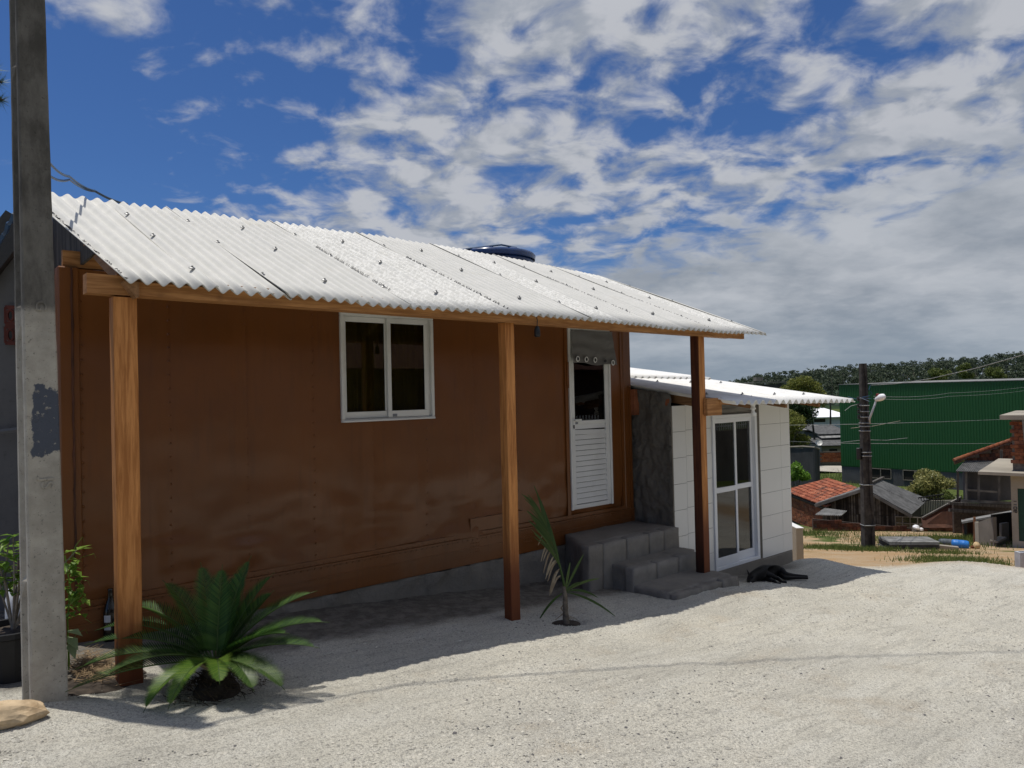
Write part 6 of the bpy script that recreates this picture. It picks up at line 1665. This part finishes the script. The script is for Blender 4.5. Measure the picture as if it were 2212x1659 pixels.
# ---- grass tufts over the lot
def grass():
    r = np.random.default_rng(17); V = []; n = 0
    def blades(px, py, d0, k, spread, h):
        c = at(px, py, d0); P = np.stack([c.x + r.normal(size=k) * spread, c.y + r.normal(size=k) * spread], 1); return P, np.full(k, h)
    Ps, Hs = [], []
    for (px, py, d, k, sp, h) in ((1790, 1181, 29, 900, .9, .13), (1825, 1186, 28.7, 1100, .8, .15), (1760, 1178, 29.5, 700, .8, .12), (1850, 1186, 28, 700, .6, .15), (1885, 1188, 27.5, 700, .5, .18), (1930, 1160, 34, 800, 1.2, .18), (1990, 1168, 32, 1200, 1.3, .22), (2040, 1165, 33, 1300, 1.2, .22), (2080, 1163, 34, 1300, 1.0, .24), (2030, 1195, 26, 900, .6, .16), (2060, 1203, 22, 900, .6, .14), (2080, 1206, 20, 1000, .6, .15), (2105, 1212, 18, 700, .45, .13),
                             (1730, 1140, 38, 1100, 1.2, .22), (1800, 1150, 39, 600, 2.0, .10), (1870, 1152, 39.5, 500, 1.5, .10), (1735, 1200, 16, 90, .10, .12), (2010, 1205, 21, 400, .5, .13), (1770, 1042, 80, 1500, 4, .4), (1800, 1030, 86, 1500, 4, .4)):
        p, h = blades(px, py, d, k, sp, h); Ps.append(p); Hs.append(h)
    P = np.concatenate(Ps); H = np.concatenate(Hs) * r.uniform(.4, 1.3, len(P)); m = len(P); z = ground_h(P[:, 0], P[:, 1]); a = r.uniform(0, 6.28, m); w = H * .06 + .004
    b0 = np.stack([P[:, 0] - np.cos(a) * w, P[:, 1] - np.sin(a) * w, z - .02], 1); b1 = np.stack([P[:, 0] + np.cos(a) * w, P[:, 1] + np.sin(a) * w, z - .02], 1)
    t = np.stack([P[:, 0] + r.normal(size=m) * H * .35, P[:, 1] + r.normal(size=m) * H * .35, z + H], 1)
    V = np.stack([b0, b1, t], 1).reshape(-1, 3); o = bpy.data.objects.new('grass', mesh('grass', V, np.arange(3 * m).reshape(m, 3), 'grass_blade', False, False)); COL.objects.link(o); o['kind'] = 'stuff'; o['label'] = 'uneven grass tufts over the dirt lot'
grass()

# ------------------------------------------------------------------ street light pole and its wires
def street_pole():
    d = 28; B, T = at(1876, 1189, d), at(1868, 785, d); B.z = gz(B.x, B.y)
    t = thing('utility_pole', 'tall dark concrete utility pole with a street light arm on the dirt lot', 'pole', B)
    T = Vector((B.x - .02, B.y, T.z)); ax = (T - B).normalized(); H = (T - B).length; x = _r; y = _f
    m = MB(); n = 12
    for k in range(n + 1):
        s = k / n; w = .205 - .10 * s; dd = .16 - .06 * s; g = w * .42; c = B.lerp(T, s) - ax * (.3 if k == 0 else 0)
        if k in (2, 7): g = w * .9
        for (u, v) in ((-w, -dd), (-g, -dd), (-g * .8, -dd * .55), (g * .8, -dd * .55), (g, -dd), (w, -dd), (w, dd), (-w, dd)): m.v.append(tuple(c + x * u + y * v))
    for k in range(n):
        for i in range(8): m.f.append((k * 8 + i, k * 8 + (i + 1) % 8, (k + 1) * 8 + (i + 1) % 8, (k + 1) * 8 + i))
    m.f.append(tuple(range(7, -1, -1))); m.f.append(tuple(n * 8 + i for i in range(8))); part('shaft', m, 'pole_dark', t)
    def on(py, u=0, v=-.17):
        s = (at(1870, py, d).z - B.z) / (T.z - B.z); return B.lerp(T, s) + x * u + y * v
    for py in (876, 889, 901, 914, 921, 931, 977, 985, 1047, 1134):
        s = (at(1870, py, d).z - B.z) / (T.z - B.z); w = .215 - .10 * s; m = MB(); c = on(py, 0, 0); dd = .175 - .06 * s
        m.tube([c + x * u + y * v for u, v in ((-w, -dd), (w, -dd), (w, dd), (-w, dd), (-w, -dd))], .02, 5); part('strap', m, 'cable_grey', t)
    for py in (861, 876, 888, 900):
        m = MB(); c = on(py, -.24, -.05); m.lathe(c - Vector((0, 0, .09)), [(.035, 0), (.055, .02), (.03, .05), (.055, .08), (.03, .11), (.055, .14), (.035, .17)], 10); part('insulator', m, 'black_plastic', t); m = MB(); m.bar(c, c + x * .2, .03, .03); part('insulator_bracket', m, 'steel_grey', t)
    m = MB(); c = on(980, -.25, -.02); m.bbox(c.x - .08, c.x + .08, c.y - .08, c.y + .08, c.z - .22, c.z + .22, .02); part('meter_box', m, 'black_plastic', t)
    a0, a1 = at(1878, 905, d - .1), at(1893, 865, d - .35); m = MB(); m.tube([on(915, .15, -.1), a0, a1], [.045, .04, .035], 8); arm = part('lamp_arm', m, 'steel_grey', t, smooth=True)
    h0, h1 = at(1891, 864, d - .35), at(1911, 855, d - .75); m = MB(); L = (h1 - h0).length; m.lathe(h0, [(.04, 0), (.07, L * .08), (.11, L * .35), (.13, L * .65), (.10, L * .9), (.02, L)], 14, h1 - h0); part('lamp_head', m, 'lamp_white', arm, smooth=True)
    m = MB(); c = at(1896, 856, d - .5); m.lathe(c, [(.06, 0), (.06, .08), (.03, .10)], 10); part('photocell', m, 'lamp_red', arm)
street_pole()
def wire(label, pts, r, mat, sag=.0, name='power_wire', group='wires at the street light pole'):
    pts = [Vector(p) for p in pts]; out = []
    for a, b in zip(pts[:-1], pts[1:]):
        for k in range(12): s = k / 12; out.append(a.lerp(b, s) - Vector((0, 0, sag * 4 * s * (1 - s))))
    out.append(pts[-1]); m = MB(); m.tube(out, r * (.55 if name == 'power_wire' else 1), 4); single(name, m, mat, label, 'wire', out[0], group)
D0 = 28
wire('twisted pale cable rising from the street light pole to the upper right edge', [at(1880, 832, D0), at(1935, 829, 27), at(2010, 818, 24.5), at(2110, 795, 21), at(2240, 758, 17)], .016, 'cable_grey')
wire('pale service wire running left and right across the green wall above mid height', [at(1700, 918.5, 44), at(1866, 916, D0), at(2040, 911, 40), at(2240, 903, 60)], .016, 'cable_grey')
wire('pale dashed looking wire crossing the green wall, upper of the close pair', [at(1886, 856, D0), at(2050, 849, 42), at(2240, 832, 60)], .012, 'cable_grey', .1)
wire('pale dashed looking wire crossing the green wall, lower of the close pair', [at(1886, 861, D0), at(2050, 856, 42), at(2240, 840, 60)], .012, 'cable_grey', .1)
wire('lowest pale wire running right from the pole across the green wall', [at(1700, 953, 60), at(1800, 957, 44), at(1868, 958, D0), at(2020, 959, 40), at(2240, 957, 60)], .015, 'cable_grey')
wire('short taut stay wire just above the lowest wire at the pole', [at(1800, 957.5, 40), at(1868, 950, D0), at(1915, 951, 30), at(1960, 946, 36)], .016, 'cable_grey')
wire('short stay wire with ties at the pole clamp', [at(1838, 925, 33), at(1866, 922, D0), at(1882, 921, D0), at(1945, 909, 36)], .016, 'tan_render')
wire('blue green loop of cable around the upper part of the pole', [at(1880, 832, D0 - .3), at(1877, 842, D0 - .35), at(1884, 850, D0 - .35), at(1878, 855, D0 - .35), at(1862, 858, D0 - .3), at(1868, 860, D0 - .35), at(1882, 861, D0 - .25)], .020, 'cable_blue')
wire('curling loose cable end at the left of the pole', [at(1825, 887, D0), at(1838, 877, D0), at(1850, 874, D0), at(1864, 874, D0)], .016, 'cable_grey')
wire('drooping cable below the insulators at the left of the pole', [at(1832, 857, 30), at(1850, 862, 29), at(1856, 858, D0), at(1880, 868, D0 - .3)], .018, 'cable_blue')
# cables that come down to the concrete pole in the foreground
def cable(label, pts, r, mat): wire(label, pts, r, mat, .02, 'service_cable', 'service cables at the concrete pole')
cable('upper dark cable dropping from the concrete pole behind the porch roof', [at(60, 320, 4.3), at(106, 351, 4.8), at(150, 381, 5.6), at(205, 412, 7), at(275, 440, 9)], .010, 'cable_blue')
cable('lower dark cable joining the upper one behind the porch roof', [at(60, 376, 4.3), at(106, 379, 4.8), at(150, 388, 5.6), at(205, 413.5, 7), at(275, 442, 9)], .009, 'cable_blue')
cable('thick twisted cable hanging down at the left edge behind the pole', [at(40, 450, 4.6), at(30, 462, 4.6), at(18, 482, 4.7), at(8, 506, 4.8), at(-30, 560, 5.0)], .014, 'cable_blue')
# street cable overhead that draws the thin shadow across the yard
def over():
    a = Vector((.7, 4.75, 3.45)); g0 = [(2.5, 4.0), (4.5, 3.24), (7.4, 1.97), (12, -.1)]
    pts = [a]
    for k, (x, y) in enumerate(g0):
        gzv = gz(x, y); top = (4.3, 5.6, 7.6, 11.0)[k]; pts.append(Vector((x, y, gzv)) - SUN_L / (-SUN_L.z) * (top - gzv) * 1.0 * -1 * -1)
    m = MB(); m.tube(pts, .010, 6); single('overhead_cable', m, 'cable_black', 'overhead cable strung from the top of the concrete pole across the yard', 'wire', a, 'service cables at the concrete pole')
over()

# ------------------------------------------------------------------ neighbour's wall and pine at the left edge
def neighbour():
    a = Vector((.30, 6.9, -1.7)); t = thing('neighbour_building', 'grey rendered neighbouring building behind the concrete pole', 'building', a)
    p = [at(-120, 800, 5.9), at(44, 800, 6.1)]; x, y, L = local_frame(*p); q = Vector((p[0].x, p[0].y, 0)); zl, zr = at(-120, 700, 5.9).z, at(44, 482, 6.1).z
    m = MB(); m.prism([q + Vector((0, 0, -2)), q + x * L + Vector((0, 0, -2)), q + x * L + Vector((0, 0, zr)), q + Vector((0, 0, zl))], y * 1.6); part('wall', m, 'neighbour_render', t)
    m = MB(); m.bar(q - y * .05 + Vector((0, 0, zl + .02)), q + x * (L + .03) - y * .05 + Vector((0, 0, zr + .02)), .14, .22); part('parapet', m, 'dark_render', t)
    for k in (0, 1):
        c = at(24, 682 + 42 * k, 6.05); fr = MB(); h = .066
        fr.add([], []); o = c - y * .02
        for (u0, z0, u1, z1) in ((-h, -h, h, -h), (-h, h, h, h), (-h, -h, -h, h), (h, -h, h, h)): fr.bar(o + x * u0 * .55 + Vector((0, 0, z0)), o + x * u1 * .55 + Vector((0, 0, z1)), .016, .03)
        fr.tube([o + x * .024 * math.cos(a_) + Vector((0, 0, .045 * math.sin(a_))) for a_ in np.linspace(0, 6.283, 13)], .012, 5); part('breeze_block', fr, 'cobogo_red', t)
    m = MB(); m.tube([at(-20, 935, 5.95), at(40, 928, 5.95)], .022, 6); part('pipe', m, 'neighbour_render', t)
neighbour()
def pine():
    t = thing('pine_tree', 'pine branch tips reaching into the upper left edge', 'tree', Vector((-6, 9.5, -1.5)))
    m = MB(); m.tube([(-6, 9.5, -1.8), (-6, 9.5, 3), (-5.9, 9.4, 7.5)], [.25, .2, .08], 9)
    tips = [at(4, 178, 10), at(6, 216, 10), at(-6, 150, 10), at(-30, 195, 10), at(-40, 150, 10.4), at(-60, 230, 10)]
    for q in tips: m.tube([Vector((-6, 9.5, 4.5)), Vector((-6, 9.5, 4.6)).lerp(q, .6) + Vector((0, 0, .15)), q], [.07, .04, .012], 6)
    part('trunk', m, 'bark', t)
    n = MB()
    for q in tips:
        for k in range(170):
            d = Vector((random.gauss(.5, .6), random.gauss(-.4, .6), random.gauss(.1, .6))).normalized(); b = q - Vector((.66, -.5, .1)) * random.random() * .25; e = b + d * random.uniform(.10, .22); w = d.orthogonal().normalized() * .0035; n.add([b - w, b + w, e], [(0, 1, 2)])
    part('needles', n, 'pine_needle', t, fix=False, kind='stuff')
pine()

# ------------------------------------------------------------------ the street side behind the viewer (seen mirrored in the panes)
def opposite():
    w = thing('opposite_wall', 'grey rendered garden wall on the far side of the yard, seen mirrored in the glass door', 'wall', (16, -5.2, gz(16, -5.2)))
    for k in range(6):
        x0 = 4 + k * 4.6; m = MB(); zt = -.95 - .16 * k; m.box(x0, x0 + 4.55, -5.35, -5.2, -4.6, zt); part('bay', m, 'far_concrete', w)
    f = thing('picket_fence', 'white picket fence on top of the garden wall across the yard', 'fence', (16, -5.28, -1.5))
    pk = MB(); pk.box(-.02, .02, -.012, .012, 0, .62); me = mesh('picket', pk.v, pk.f, 'picket_white')
    for k in range(6):
        zt = -.95 - .16 * k
        for i in range(30): piece('picket', me, f, Matrix.Translation((4.1 + k * 4.6 + i * .15, -5.28, zt + .02)))
        m = MB(); m.box(4 + k * 4.6, 8.55 + k * 4.6, -5.30, -5.292, zt + .14, zt + .18); m.box(4 + k * 4.6, 8.55 + k * 4.6, -5.30, -5.292, zt + .46, zt + .50); part('rail', m, 'picket_white', f)
    h = thing('opposite_house', 'house with a clay roof across the yard, seen mirrored in the windows', 'house', (9, -12, -2))
    m = MB(); m.box(-6, 30, -16, -9, -5, 1.0); part('wall', m, 'brown_dark', h); m = MB(); m.quad_slab((-7, -8.4, .9), (31, -8.4, .9), (31, -12.5, 2.6), (-7, -12.5, 2.6), .12); m.quad_slab((-7, -16.6, .9), (31, -16.6, .9), (31, -12.5, 2.6), (-7, -12.5, 2.6), .12); part('roof', m, 'brick_dark', h)
    b = Vector((20, -4.6, gz(20, -4.6)))
    tree('red_flower_shrub', 'dark shrub with red flowers below the garden wall across the yard', b, .9, clumps(1.6, .35, .25, 12, .25, .4, .45, 31), None, 'tree_leaf_dark', 1500, .06, 'bark', trunk_r=.03, seed=31, cat='shrub')
opposite()
